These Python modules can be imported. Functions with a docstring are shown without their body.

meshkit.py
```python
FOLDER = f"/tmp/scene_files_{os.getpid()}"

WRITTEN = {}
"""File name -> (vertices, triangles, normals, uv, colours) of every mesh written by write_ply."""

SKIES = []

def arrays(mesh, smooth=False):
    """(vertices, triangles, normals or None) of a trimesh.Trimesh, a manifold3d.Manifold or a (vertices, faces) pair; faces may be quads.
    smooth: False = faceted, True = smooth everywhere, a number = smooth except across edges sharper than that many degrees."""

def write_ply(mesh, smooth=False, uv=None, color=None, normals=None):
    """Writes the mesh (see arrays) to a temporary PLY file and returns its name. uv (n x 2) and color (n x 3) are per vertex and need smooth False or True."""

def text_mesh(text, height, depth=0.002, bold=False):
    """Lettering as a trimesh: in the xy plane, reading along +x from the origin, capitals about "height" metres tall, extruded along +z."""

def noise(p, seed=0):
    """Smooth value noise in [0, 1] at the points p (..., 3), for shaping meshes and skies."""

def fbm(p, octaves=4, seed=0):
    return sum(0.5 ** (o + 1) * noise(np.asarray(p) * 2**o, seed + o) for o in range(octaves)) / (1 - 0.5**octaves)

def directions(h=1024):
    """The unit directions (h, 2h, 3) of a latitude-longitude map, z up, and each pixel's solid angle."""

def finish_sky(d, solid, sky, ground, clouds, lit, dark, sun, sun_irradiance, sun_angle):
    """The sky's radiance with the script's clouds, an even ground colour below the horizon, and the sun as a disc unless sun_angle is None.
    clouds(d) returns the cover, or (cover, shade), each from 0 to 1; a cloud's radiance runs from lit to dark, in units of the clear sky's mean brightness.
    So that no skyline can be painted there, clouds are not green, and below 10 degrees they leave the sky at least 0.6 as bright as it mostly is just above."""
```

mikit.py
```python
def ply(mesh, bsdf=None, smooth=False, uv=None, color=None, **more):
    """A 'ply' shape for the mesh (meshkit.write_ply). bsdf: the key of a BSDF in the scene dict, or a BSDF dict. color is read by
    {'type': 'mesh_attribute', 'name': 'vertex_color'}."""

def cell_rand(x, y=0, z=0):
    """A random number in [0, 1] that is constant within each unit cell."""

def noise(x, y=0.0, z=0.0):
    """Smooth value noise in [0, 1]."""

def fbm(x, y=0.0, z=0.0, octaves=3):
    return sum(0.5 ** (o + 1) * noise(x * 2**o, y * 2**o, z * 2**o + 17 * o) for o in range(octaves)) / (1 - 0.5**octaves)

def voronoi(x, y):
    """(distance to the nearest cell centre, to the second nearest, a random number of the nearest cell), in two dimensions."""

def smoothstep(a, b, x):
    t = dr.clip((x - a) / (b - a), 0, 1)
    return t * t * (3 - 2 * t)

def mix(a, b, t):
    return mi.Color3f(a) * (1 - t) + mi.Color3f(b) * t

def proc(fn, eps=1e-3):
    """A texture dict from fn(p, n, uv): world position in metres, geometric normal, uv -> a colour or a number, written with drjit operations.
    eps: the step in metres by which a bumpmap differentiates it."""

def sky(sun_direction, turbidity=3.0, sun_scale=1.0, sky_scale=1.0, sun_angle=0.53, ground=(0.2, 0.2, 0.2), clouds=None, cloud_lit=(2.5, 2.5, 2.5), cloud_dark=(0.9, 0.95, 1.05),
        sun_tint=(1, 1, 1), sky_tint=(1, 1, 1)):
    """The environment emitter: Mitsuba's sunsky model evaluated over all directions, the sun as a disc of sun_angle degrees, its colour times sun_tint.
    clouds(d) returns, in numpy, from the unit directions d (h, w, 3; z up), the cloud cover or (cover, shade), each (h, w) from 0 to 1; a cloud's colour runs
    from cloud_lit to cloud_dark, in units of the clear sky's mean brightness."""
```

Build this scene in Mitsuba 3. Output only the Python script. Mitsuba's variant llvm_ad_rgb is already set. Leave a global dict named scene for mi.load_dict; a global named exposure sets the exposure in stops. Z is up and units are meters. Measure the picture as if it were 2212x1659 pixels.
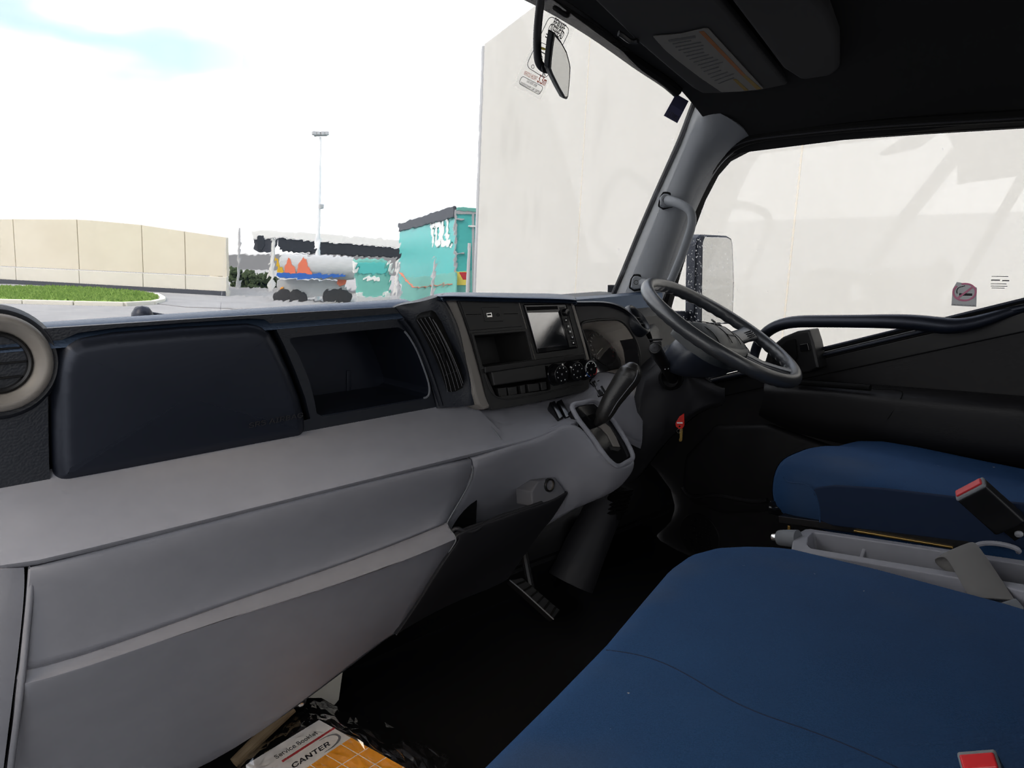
import math, random
import numpy as np, trimesh, shapely, manifold3d
import mapbox_earcut as earcut
import mitsuba as mi, drjit as dr
import mikit, meshkit
from shapely.geometry import Polygon
from scipy.interpolate import make_interp_spline
random.seed(7); rng = np.random.default_rng(7)
T = mi.ScalarTransform4f
scene, labels = {}, {}
A_ = np.array

# ------------------------------------------------------------------ camera, sky, exposure
EYE = A_([0., 0., 1.0])                       # standing in the open passenger door; cab floor at z = 0, x to the driver's side, y to the front
FP, CX, CY = 1530., 1106., 829.5              # focal length in pixels of the 2212 x 1659 frame
_ex = A_([1794., 314.5, FP]); _ex /= np.linalg.norm(_ex)
_vx = -(FP * FP + 269.5 * 314.5) / 1794.
_ey = A_([_vx, 269.5, FP]); _ey /= np.linalg.norm(_ey)
_ez = np.cross(_ex, _ey); _ez *= np.sign(_ez[1])
ROT = A_([_ex, _ey, _ez])                     # world = ROT @ (right, up, forward)
_fw, _up = ROT @ A_([0, 0, 1.]), ROT @ A_([0, 1., 0])
scene['camera'] = {'type': 'perspective', 'fov': math.degrees(2 * math.atan(1106 / FP)), 'fov_axis': 'x', 'near_clip': 0.02, 'far_clip': 2000.,
                   'to_world': T().look_at(origin=EYE.tolist(), target=(EYE + _fw).tolist(), up=_up.tolist())}

def clouds(d):                                # broken white overcast: thin pale blue gaps high on the left and low over the yard, more of them overhead
    el, az = np.degrees(np.arcsin(np.clip(d[..., 2], -1, 1))), np.degrees(np.arctan2(d[..., 1], d[..., 0]))
    q = d * A_([2.2, 2.2, 4.5])
    n = meshkit.fbm(q + 3.1, 5, seed=4); w = (meshkit.fbm(d * A_([9, 9, 22]), 4, seed=9) - .5)
    cover = np.clip((n - 0.36) * 5, 0.30, 1)
    low = np.clip((26 - el) / 8, 0, 1)          # the sky near the horizon is nearly closed
    cover = cover * (1 - low) + low
    bump_ = lambda x, c, r: np.clip(1 - ((x - c) / r) ** 2, 0, 1)
    g1_ = bump_(el + 7 * w, 14.0 - .12 * (80 - az), 3.0) * np.clip((az - 56) / 16, 0, 1) * np.clip((104 - az) / 12, 0, 1)
    g2_ = bump_(el + 5 * w, 4.6, 2.6) * np.clip((az - 50) / 10, 0, 1) * np.clip((120 - az) / 20, 0, 1)
    return np.clip(cover - .78 * g1_ - .62 * g2_, .08, 1), np.clip(.25 * g2_, 0, 1)

scene['sky'] = mikit.sky((-0.74, -0.22, 0.72), turbidity=4.0, sun_scale=0.10, sun_angle=24.0, clouds=clouds, cloud_lit=(2.4, 2.4, 2.4), cloud_dark=(1.5, 1.6, 1.75), ground=(0.18, 0.18, 0.18))
exposure = 3.0

# ------------------------------------------------------------------ materials
def rgb(*c): return {'type': 'rgb', 'value': list(c if len(c) > 1 else c * 3)}
def bump(b, fn, scale=1.0, eps=3e-4): return {'type': 'bumpmap', 'arbitrary': mikit.proc(fn, eps), 'scale': scale, 'bsdf': b}
def prin(col, rough=.5, spec=.35, metal=0., **k):
    return {'type': 'principled', 'base_color': col if isinstance(col, dict) else rgb(*col), 'roughness': rough, 'specular': spec, 'metallic': metal, **k}
def two(b): return {'type': 'twosided', 'bsdf': b}
N, F, S, MIX = mikit.noise, mikit.fbm, mikit.smoothstep, mikit.mix
def grain(k, h):
    return lambda p, n, uv: h * N(p.x * k, p.y * k, p.z * k)
g1 = grain(420., 2.2e-4)
scene['navy_plastic'] = two(bump(prin((.0085, .0108, .0165), .42, .65), g1))
scene['navy_smooth'] = two(prin((.0060,.0078,.0130), .40, .55, spec_tint=.3))
scene['black_plastic'] = two(prin((.0055, .0055, .006), .42, .5))
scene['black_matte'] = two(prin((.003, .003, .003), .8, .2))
scene['stack_plastic'] = two(prin((.022,.022,.0215), .5, .45))
scene['taupe_trim'] = two(bump(prin((.21,.192,.172), .42, .5), grain(700., 1.0e-4)))
scene['gloss_black'] = two(prin((.006, .006, .007), .12, .5))
scene['gauge_face'] = two(prin((.012, .012, .013), .5, .3))
scene['lever_leather'] = two(bump(prin((.019, .018, .017), .36, .5), grain(500., 1.5e-4)))
scene['charcoal_leather'] = two(bump(prin((.028, .031, .036), .33, 1.0), grain(500., 1.5e-4)))  # bluish base partly stands for sky reflected along the wheel rim
def grey_scuffed(p, n, uv):
    s = F(p.x * 30, p.y * 30, p.z * 30)
    c = MIX((.252, .254, .284), (.286, .288, .318), s)
    return c
scene['grey_plastic'] = two(bump(prin(mikit.proc(grey_scuffed), .52, .45), grain(500., 1.6e-4)))
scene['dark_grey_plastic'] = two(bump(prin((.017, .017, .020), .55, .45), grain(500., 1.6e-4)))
scene['pillar_grey'] = two(bump(prin((.175,.185,.20), .55, .4), grain(650., 1.0e-4)))
scene['headliner'] = two(prin((.012, .012, .0125), .9, .2))
scene['visor_vinyl'] = two(prin((.024, .024, .025), .8, .3))
scene['door_plastic'] = two(bump(prin((.0062,.0058,.0068), .55, .4), grain(500., 1.6e-4)))
scene['mat_rubber'] = two(bump(prin((.004, .004, .0045), .5, .4), grain(90., 6e-4), eps=1e-3))
def blue_cloth(p, n, uv):
    w = N(p.x * 900, p.y * 900, p.z * 900)
    c = MIX((.007, .030, .086), (.013, .050, .130), .55 * w + .45 * F(p.x * 14, p.y * 14, p.z * 14))
    worn = S(.52, .78, F(p.x * 5 + 2.2, p.y * 5, 3.3))
    c = MIX(c, (.040, .055, .082), worn * .38)
    speck = S(.955, .975, N(p.x * 70, p.y * 70, p.z * 70)) * S(.6, .8, N(p.x * 300, p.y * 300, 5.0))
    return MIX(c, (.35, .34, .32), speck)
def weave(p, n, uv):
    return 3.0e-4 * N(p.x * 520, p.y * 520, p.z * 520) + 1.2e-4 * dr.sin(p.x * 1900 + p.y * 1100) * dr.sin(p.y * 1900 - p.x * 1100)
scene['blue_velour'] = two(bump(prin(mikit.proc(blue_cloth), .85, .25, sheen=.6, sheen_tint=.6), weave))
scene['blue_velour_side'] = two(bump(prin((.012, .022, .050), .9, .2), weave))
scene['belt_webbing'] = two(bump(prin((.16, .155, .15), .85, .2), lambda p, n, uv: 2e-4 * dr.sin(uv.x * 60) , eps=1e-3))
scene['red_plastic'] = two(prin((.55, .025, .03), .35, .5))
scene['key_red'] = two(prin((.62, .02, .012), .4, .5))
scene['brass'] = two(prin((.62, .40, .12), .35, .5, 1.0))
scene['chrome'] = two(prin((.75, .74, .72), .18, .5, 1.0))
scene['bronze_ring'] = two(prin((.42, .36, .28), .25, .5, 1.0))
scene['white_print'] = two(prin((.85, .85, .83), .5, .3))
scene['black_print'] = two(prin((.012, .012, .016), .5, .3))
scene['grey_print'] = two(prin((.18, .18, .19), .5, .3))
scene['red_print'] = two(prin((.50, .04, .05), .5, .3))
scene['vermilion_print'] = two(prin((.70, .18, .10), .5, .3))
scene['orange_print'] = two(prin((.93, .36, .025), .5, .3))
scene['amber_print'] = two(prin((.60, .36, .02), .5, .3))
scene['blue_print'] = two(prin((.03, .12, .45), .5, .3))
scene['yellow_print'] = two(prin((.75, .62, .12), .5, .3))
scene['navy_sticker'] = two(prin((.012, .012, .060), .5, .3))
scene['skylit_shroud'] = two(prin((.030, .038, .056), .40, .9))  # lighter and bluer to stand for skylight on the shroud top
scene['gauge_bezel'] = two(prin((.58,.53,.47), .45, .4))
scene['block_grey'] = two(prin((.13, .13, .142), .55, .4))
scene['sheened_pad_leather'] = two(bump(prin((.030, .035, .038), .42, .6), grain(500., 1.5e-4)))  # base lifted for the window sheen on the horn pad
scene['shaded_tray_grey'] = two(prin((.034, .033, .037), .6, .3))  # console grey darkened for the shade inside the trays
scene['shaded_orange'] = two(prin((.20, .066, .012), .6, .3))  # label orange with the shade under the roof put into the colour
scene['shaded_amber'] = two(prin((.16, .10, .012), .6, .3))  # amber likewise darkened for the shade overhead
scene['glinting_slat_grey'] = two(prin((.11,.11,.115), .4, .5))  # pale so the whole slat carries the glint of its edges
scene['sky_tinted_pad'] = two(bump(prin((.009,.016,.029), .38, .95, spec_tint=.55), g1))  # navy plastic with the sky's blue sheen put into its tint
scene['shiny_lens'] = {'type': 'blendbsdf', 'weight': .15, 'a': {'type': 'thindielectric', 'int_ior': 1.5}, 'b': two({'type': 'conductor', 'material': 'Al'})}
scene['mirror_glass'] = two({'type': 'roughconductor', 'material': 'Al', 'alpha': .012, 'specular_reflectance': rgb(.72, .73, .72)})
scene['lcd_screen'] = two({'type': 'blendbsdf', 'weight': .42, 'a': prin((.012, .013, .014), .1, .5), 'b': {'type': 'roughconductor', 'material': 'Al', 'alpha': .02}})
scene['glass'] = {'type': 'thindielectric', 'int_ior': 1.5}
scene['water'] = {'type': 'dielectric', 'int_ior': 1.33}
scene['clear_film'] = {'type': 'thindielectric', 'int_ior': 1.55}
scene['sticker_film'] = {'type': 'blendbsdf', 'weight': .025, 'a': {'type': 'thindielectric', 'int_ior': 1.12}, 'b': two(prin((.85, .85, .85), .5, .3))}
scene['cream_paint'] = two(prin((.46, .44, .39), .4, .5))
scene['white_gloss'] = two(prin((.7, .7, .7), .3, .5))
scene['dirty_metal'] = two(prin(mikit.proc(lambda p, n, uv: MIX((.13, .085, .045), (.22, .16, .09), F(p.x * 40, p.y * 40, p.z * 40))), .6, .4))

# ------------------------------------------------------------------ helpers: rays to points, planes, meshes
def ray(px, py): return ROT @ A_([px - CX, CY - py, FP])
def at_x(px, py, x): d = ray(px, py); return EYE + d * (x / d[0])
def at_y(px, py, y): d = ray(px, py); return EYE + d * (y / d[1])
def at_z(px, py, z): d = ray(px, py); return EYE + d * ((z - 1.0) / d[2])
def unit(v): v = np.asarray(v, float); return v / np.linalg.norm(v)

class Plane:
    """A real plane in the cab or the yard: a point, a normal towards the cab's inside, and two axes on it."""
    def __init__(s, o, n, u=(1, 0, 0)):
        s.o, s.n = A_(o, float), unit(n)
        s.u = unit(A_(u, float) - s.n * np.dot(u, s.n)); s.v = np.cross(s.n, s.u)
    def at(s, px, py, h=0.):
        d = ray(px, py); return EYE + d * (np.dot(s.o + s.n * h - EYE, s.n) / np.dot(d, s.n))
    def two(s, p): q = A_(p) - s.o; return A_([np.dot(q, s.u), np.dot(q, s.v)])
    def px(s, pts, h=0.): return A_([s.two(s.at(x, y, h)) for x, y in pts])
    def three(s, q, h=0.): q = np.atleast_2d(q); return s.o + q[:, :1] * s.u + q[:, 1:2] * s.v + (np.asarray(h).reshape(-1, 1) if np.ndim(h) else h) * s.n

def spline(pts, n=40, closed=False, k=3):
    p = A_(pts, float)
    if closed: p = np.vstack([p, p[:1]])
    t = np.r_[0, np.cumsum(np.linalg.norm(np.diff(p, axis=0), axis=1))]
    k = min(k, len(p) - 1)
    s = make_interp_spline(t, p, k=k, bc_type='periodic' if closed and k == 3 else None)
    return s(np.linspace(0, t[-1], n + closed)[:n])

def ring_poly(p2, rnd=0., step=None):
    g = Polygon(p2)
    if not g.is_valid: g = g.buffer(0)
    if rnd: g = g.buffer(-rnd, quad_segs=5).buffer(2 * rnd, quad_segs=5).buffer(-rnd, quad_segs=5)
    if g.geom_type != 'Polygon': g = max(g.geoms, key=lambda q: q.area)
    if step: g = shapely.segmentize(g, step)
    c = A_(shapely.geometry.polygon.orient(g).exterior.coords)[:-1]
    keep = np.linalg.norm(c - np.roll(c, 1, 0), axis=1) > 1e-6
    return c[keep]

def inset(c, d):
    e1, e2 = c - np.roll(c, 1, 0), np.roll(c, -1, 0) - c
    n1, n2 = [np.stack([-e[:, 1], e[:, 0]], 1) / (np.linalg.norm(e, axis=1, keepdims=True) + 1e-12) for e in (e1, e2)]
    m = (n1 + n2) / np.maximum(1 + (n1 * n2).sum(1, keepdims=True), .5)
    return c + m * d

def ears(rings):
    v = np.vstack(rings); ends = np.cumsum([len(r) for r in rings]).astype(np.uint32)
    return earcut.triangulate_float64(v, ends).reshape(-1, 3).astype(int)

def slab(pl, pts, top=0., depth=.01, bevel=.002, rnd=0., holes=(), pillow=0., seg=3, step=None, raw=False, hrnd=None, power=2.):
    """A plate on a plane with rounded edges, holes, and optionally a bulged (pillow) face. pts: outline in pixels seen on the plane, or (raw) in its own axes."""
    o2 = ring_poly(pts if raw else pl.px(pts, top), rnd, step)
    hs = [ring_poly(h if raw else pl.px(h, top), rnd if hrnd is None else hrnd, step) for h in holes]
    if hs and not Polygon(inset(o2, bevel), [inset(h, -bevel) for h in hs]).is_valid: bevel = 0.; seg = 0; print('slab: narrow web, edge left sharp', len(hs), Polygon(o2, hs).is_valid)
    V, Fc, n0 = [], [], 0
    sched = [(0., -depth)] + [(bevel * (1 - math.cos(a)), -bevel + bevel * math.sin(a)) for a in np.linspace(0, math.pi / 2, seg + 1)] if bevel else [(0., -depth), (0., 0.)]
    caps0, caps1 = [], []
    for ci, c in enumerate([o2] + hs):
        m = len(c); first = n0
        for d, h in sched:
            q = inset(c, d if ci == 0 else -d)
            V.append(pl.three(q, top + h)); n0 += m
        i = np.arange(m); j = (i + 1) % m
        for k in range(len(sched) - 1):
            a, b = first + k * m, first + (k + 1) * m
            f = np.vstack([np.stack([a + i, a + j, b + j], 1), np.stack([a + i, b + j, b + i], 1)])
            Fc.append(f if ci == 0 else f[:, ::-1])
        caps0.append((first, c)); caps1.append((first + (len(sched) - 1) * m, inset(c, (sched[-1][0]) * (1 if ci == 0 else -1))))
    def capf(caps, flip):
        idx = np.concatenate([np.arange(len(c)) + f for f, c in caps])
        t = idx[ears([c for _, c in caps])]
        return t[:, ::-1] if flip else t
    def signed(t):
        P = np.vstack(V); n = np.cross(P[t[:, 1]] - P[t[:, 0]], P[t[:, 2]] - P[t[:, 0]]).sum(0); return n @ pl.n
    b = capf(caps0, False); Fc.append(b if signed(b) < 0 else b[:, ::-1])
    if pillow and not hs:
        f0, c = caps1[0]; m = len(c); cen = A_(Polygon(c).centroid.coords[0]); prev = f0
        i = np.arange(m); j = (i + 1) % m
        for s in (.97, .92, .85, .75, .62, .48, .32, .16):
            V.append(pl.three(cen + (c - cen) * s, top + pillow * (1 - s ** power))); a, b = prev, n0
            Fc.append(np.vstack([np.stack([a + i, a + j, b + j], 1), np.stack([a + i, b + j, b + i], 1)])); prev = n0; n0 += m
        V.append(pl.three(cen, top + pillow)); Fc.append(np.stack([prev + i, prev + j, np.full(m, n0)], 1)); n0 += 1
    else:
        t = capf(caps1, False); Fc.append(t if signed(t) > 0 else t[:, ::-1])
    return trimesh.Trimesh(np.vstack(V), np.vstack(Fc), process=False)

def tube(path, r, n=12, closed=False, flat=1., ref=None, cap=True):
    """A tube along a path; r a number or one per point; flat squeezes it along ref."""
    p = A_(path, float); m = len(p); r = np.broadcast_to(r, (m,)).astype(float)
    t = (np.roll(p, -1, 0) - np.roll(p, 1, 0)) if closed else np.gradient(p, axis=0)
    t /= np.linalg.norm(t, axis=1, keepdims=True)
    a = A_(ref, float) if ref is not None else (A_([0, 0, 1.]) if abs(t[0][2]) < .9 else A_([1., 0, 0]))
    V, a_ = [], a
    ang = np.linspace(0, 2 * np.pi, n, endpoint=False)
    for k in range(m):
        base = a if ref is not None else a_
        x = base - t[k] * np.dot(base, t[k]); x /= np.linalg.norm(x); a_ = x; y = np.cross(t[k], x)
        V.append(p[k] + r[k] * (flat * np.cos(ang)[:, None] * x + np.sin(ang)[:, None] * y))
    V = np.vstack(V); Fc = []
    i = np.arange(n); j = (i + 1) % n
    for k in range(m if closed else m - 1):
        q, s = k * n, ((k + 1) % m) * n
        Fc += [np.stack([q + i, q + j, s + j], 1), np.stack([q + i, s + j, s + i], 1)]
    if not closed and cap:
        V = np.vstack([V, p[0], p[-1]]); Fc += [np.stack([j, i, np.full(n, m * n)], 1), np.stack([(m - 1) * n + i, (m - 1) * n + j, np.full(n, m * n + 1)], 1)]
    return trimesh.Trimesh(V, np.vstack(Fc), process=False)

def lathe(o, ax, prof, n=32):
    """Revolves (radius, height) pairs about the axis ax through o."""
    ax = unit(ax); x = unit(np.cross(ax, [0, 0, 1.] if abs(ax[2]) < .9 else [1., 0, 0])); y = np.cross(ax, x)
    a = np.linspace(0, 2 * np.pi, n, endpoint=False); d = np.cos(a)[:, None] * x + np.sin(a)[:, None] * y
    V = np.vstack([A_(o) + d * r + ax * h for r, h in prof]); Fc = []
    i = np.arange(n); j = (i + 1) % n
    for k in range(len(prof) - 1):
        q, s = k * n, (k + 1) * n
        Fc += [np.stack([q + i, q + j, s + j], 1), np.stack([q + i, s + j, s + i], 1)]
    return trimesh.Trimesh(V, np.vstack(Fc), process=False)

def rbox(c, half, r=.003, axes=None):
    """A box with rounded edges."""
    ax = np.eye(3) if axes is None else A_([unit(a) for a in axes]); half = A_(half, float); r = min(r, half.min() * .98)
    s = trimesh.creation.icosphere(1).vertices * r
    P = np.vstack([s + (half - r) * A_([i, j, k]) for i in (-1, 1) for j in (-1, 1) for k in (-1, 1)])
    m = trimesh.convex.convex_hull(P); m.vertices = m.vertices @ ax + A_(c); return m

def skin(G, thick=.01, back=(0, 1, 0), sub=6, ku=3, kv=3):
    """A curved panel through a grid of points, with real thickness towards 'back'."""
    G = A_(G, float); nu, nv = G.shape[:2]; tu, tv = np.linspace(0, 1, nu), np.linspace(0, 1, nv)
    mu, mv = (nu - 1) * sub + 1, (nv - 1) * sub + 1
    G = make_interp_spline(tu, G, k=min(ku, nu - 1), axis=0)(np.linspace(0, 1, mu))
    G = make_interp_spline(tv, G, k=min(kv, nv - 1), axis=1)(np.linspace(0, 1, mv))
    top = G.reshape(-1, 3); bk = A_(back, float) * thick; bot = top + bk
    i, j = np.meshgrid(np.arange(mu - 1), np.arange(mv - 1), indexing='ij'); q = (i * mv + j).ravel()
    f = np.vstack([np.stack([q, q + 1, q + mv + 1], 1), np.stack([q, q + mv + 1, q + mv], 1)])
    nrm = np.cross(top[f[:, 1]] - top[f[:, 0]], top[f[:, 2]] - top[f[:, 0]]).sum(0)
    flip = nrm @ bk > 0
    K = len(top)
    edge = np.r_[np.arange(mv - 1), mv - 1 + mv * np.arange(mu - 1), mu * mv - 1 - np.arange(mv - 1), (mu - 1) * mv - mv * np.arange(mu - 1)]
    e2 = np.roll(edge, -1)
    side = np.vstack([np.stack([edge, edge + K, e2 + K], 1), np.stack([edge, e2 + K, e2], 1)])
    Fc = np.vstack([f, f[:, ::-1] + K, side])
    return trimesh.Trimesh(np.vstack([top, bot]), Fc[:, ::-1] if flip else Fc, process=False)

def prism_x(prof, x0, x1, n=1):
    """A (y, z) profile pulled along x."""
    c = ring_poly(prof); m = len(c); xs = np.linspace(x0, x1, n + 1)
    V = np.vstack([np.column_stack([np.full(m, x), c]) for x in xs]); i = np.arange(m); j = (i + 1) % m; Fc = []
    for k in range(n):
        q, s = k * m, (k + 1) * m
        Fc += [np.stack([q + i, q + j, s + j], 1), np.stack([q + i, s + j, s + i], 1)]
    t = ears([c]); Fc += [t[:, ::-1], t + n * m]
    return trimesh.Trimesh(V, np.vstack(Fc), process=False)

def loft(secs, cap=True):
    """Closed cross-sections (same number of points each) joined into one body."""
    V = np.vstack(secs); m = len(secs[0]); i = np.arange(m); j = (i + 1) % m; Fc = []
    for k in range(len(secs) - 1):
        q, s = k * m, (k + 1) * m
        Fc += [np.stack([q + i, q + j, s + j], 1), np.stack([q + i, s + j, s + i], 1)]
    if cap:
        n0 = len(V); V = np.vstack([V, np.mean(secs[0], 0), np.mean(secs[-1], 0)]); L = (len(secs) - 1) * m
        Fc += [np.stack([j, i, np.full(m, n0)], 1), np.stack([L + i, L + j, np.full(m, n0 + 1)], 1)]
    t = trimesh.Trimesh(V, np.vstack(Fc), process=False)
    if t.volume < 0: t.invert()
    return t

def bar(a, b, w, h, up=(0, 0, 1), r=.001):
    """A rounded bar from a to b."""
    a, b = A_(a, float), A_(b, float); d = unit(b - a); u = unit(A_(up, float) - d * np.dot(up, d)); s = np.cross(d, u)
    return rbox((a + b) / 2, (np.linalg.norm(b - a) / 2, w / 2, h / 2), r, (d, s, u))
cat = lambda *m: trimesh.util.concatenate([x for x in m if x is not None])

def lettering(text, o, u, v, width=None, height=.01, depth=.0004, bold=False, slant=0.):
    """Raised lettering from o along u, upright along v."""
    m = meshkit.text_mesh(text, 1.0, 1.0, bold); P = m.vertices.copy(); w = P[:, 0].max()
    sx = width / w if width else height
    u, v = unit(u), unit(v); n = np.cross(u, v)
    m.vertices = A_(o) + (P[:, :1] * sx + P[:, 1:2] * height * slant) * u + P[:, 1:2] * height * v + P[:, 2:] * depth * n
    return m

def hit(mesh, px, py):
    """Where the ray first meets a mesh."""
    d = ray(px, py); a, b, c = (mesh.vertices[mesh.faces[:, k]] for k in range(3)); e1, e2 = b - a, c - a; h_ = np.cross(d, e2); det = (e1 * h_).sum(1); det = np.where(abs(det) < 1e-14, 1e-14, det)
    s = EYE - a; u = (s * h_).sum(1) / det; q = np.cross(s, e1); v = (q @ d) / det; t = (e2 * q).sum(1) / det
    ok = (u >= -1e-6) & (v >= -1e-6) & (u + v <= 1 + 1e-6) & (t > 0)
    return EYE + d * t[ok].min() if ok.any() else None

def key_of(k):
    if k not in scene and k not in labels: return k
    i = 1
    while f'{k}_{i:03d}' in scene or f'{k}_{i:03d}' in labels: i += 1
    return f'{k}_{i:03d}'
def thing(name, label, cat_, group=None, kind=None):
    k = key_of(name); labels[k] = {'label': label}
    if cat_: labels[k]['category'] = cat_
    if group: labels[k]['group'] = group
    if kind: labels[k]['kind'] = kind
    return k
def part(parent, name, mesh, m, smooth=30, label=None, kind=None, **more):
    k = key_of(f'{parent}__{name}'); scene[k] = mikit.ply(mesh, m, smooth, **more)
    if label or kind: labels[k] = {**({'label': label} if label else {}), **({'kind': kind} if kind else {})}
    return k
def single(name, mesh, m, label, cat_=None, group=None, kind=None, smooth=30, **more):
    k = thing(name, label, cat_, group, kind); scene[k] = mikit.ply(mesh, m, smooth, **more); return k
def ztop(y, ratio): return 1.0 + y * ratio        # height at distance y of an edge that runs along x

# ------------------------------------------------------------------ the cab's shell
XD = 1.85                                     # inner face of the driver's door
def struct(name, label, cat_=None): return thing(name, label, None, kind='structure')
def s_single(name, mesh, m, label, smooth=30): return single(name, mesh, m, label, None, kind='structure', smooth=smooth)

fl = [(-.05, -.9), (-.05, 1.18), (-.05, 1.36), (-.05, 1.52)]; fz = [0.012, 0.012, .10, .34]
floor_grid = [[(x, y, z + .012 * math.exp(-((x - 1.02) / .12) ** 2)) for (_, y), z in zip(fl, fz)] for x in np.linspace(-.05, 1.84, 9)]
s_single('floor', skin(floor_grid, .02, (0, 0, -1), 5), 'mat_rubber', 'black moulded rubber mat over the cab floor')
front = struct('wall_front', 'dark lower firewall under the dashboard')
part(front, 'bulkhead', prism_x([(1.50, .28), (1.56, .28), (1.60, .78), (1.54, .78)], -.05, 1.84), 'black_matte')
# headlining: one arched section drawn back from the windscreen header
sec = A_([(1.865, 1.262), (1.845, 1.283), (1.80, 1.325), (1.72, 1.375), (1.643, 1.415), (1.505, 1.454), (1.382, 1.488), (1.166, 1.537), (.9, 1.565), (.45, 1.56), (.15, 1.50), (.0, 1.42), (-.06, 1.28)])
ss = spline(sec, 48)
rise = lambda y: .05 * np.clip((1.2 - y) / .5, 0, 1) ** 1.5
ce = [[(x, y, z + rise(y) * np.clip((1.80 - x) / .3, 0, 1)) for y in (1.205, 1.15, 1.0, .8, .5, .1, -.35, -.8)] for x, z in ss]
s_single('ceiling', skin(ce, .012, (0, 0, 1), 2, 1, 2), 'headliner', 'dark grey fabric headlining of the cab roof')
hd = A_([(x, 1.212, z - .004) for x, z in ss[6:]])
s_single('trim_1', tube(hd, .017, 10, ref=(0, 1, 0)), 'black_matte', 'black header trim along the top of the windscreen')
back = struct('unseen_wall_back', 'unseen rear wall of the cab, windowless to keep rear light out')  # out of view; left solid to keep rear light off the dashboard
yz = [(-.06, .0), (1.86, .0), (1.86, 1.28), (1.5, 1.46), (1.1, 1.56), (.4, 1.57), (.0, 1.45), (-.06, 1.2)]
part(back, 'panel', slab(Plane((0, -.62, 0), (0, -1, 0), (1, 0, 0)), [(x, -z) for x, z in yz][::-1], 0, .03, .004, raw=True), 'headliner')
lf = struct('wall_left', 'passenger door frame around the open doorway')
part(lf, 'front_pillar', tube([(-.03, 1.64, .80), (-.02, 1.45, 1.10), (-.01, 1.22, 1.42)], .035, 10), 'pillar_grey')
part(lf, 'unseen_rear_pillar', rbox((-.06, -.36, .72), (.045, .27, .72), .03), 'dark_grey_plastic')  # out of view, widened forward to cut light from the rear left
part(lf, 'sill', rbox((-.055, .40, -.03), (.03, 1.0, .035), .008), 'black_plastic')

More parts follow.
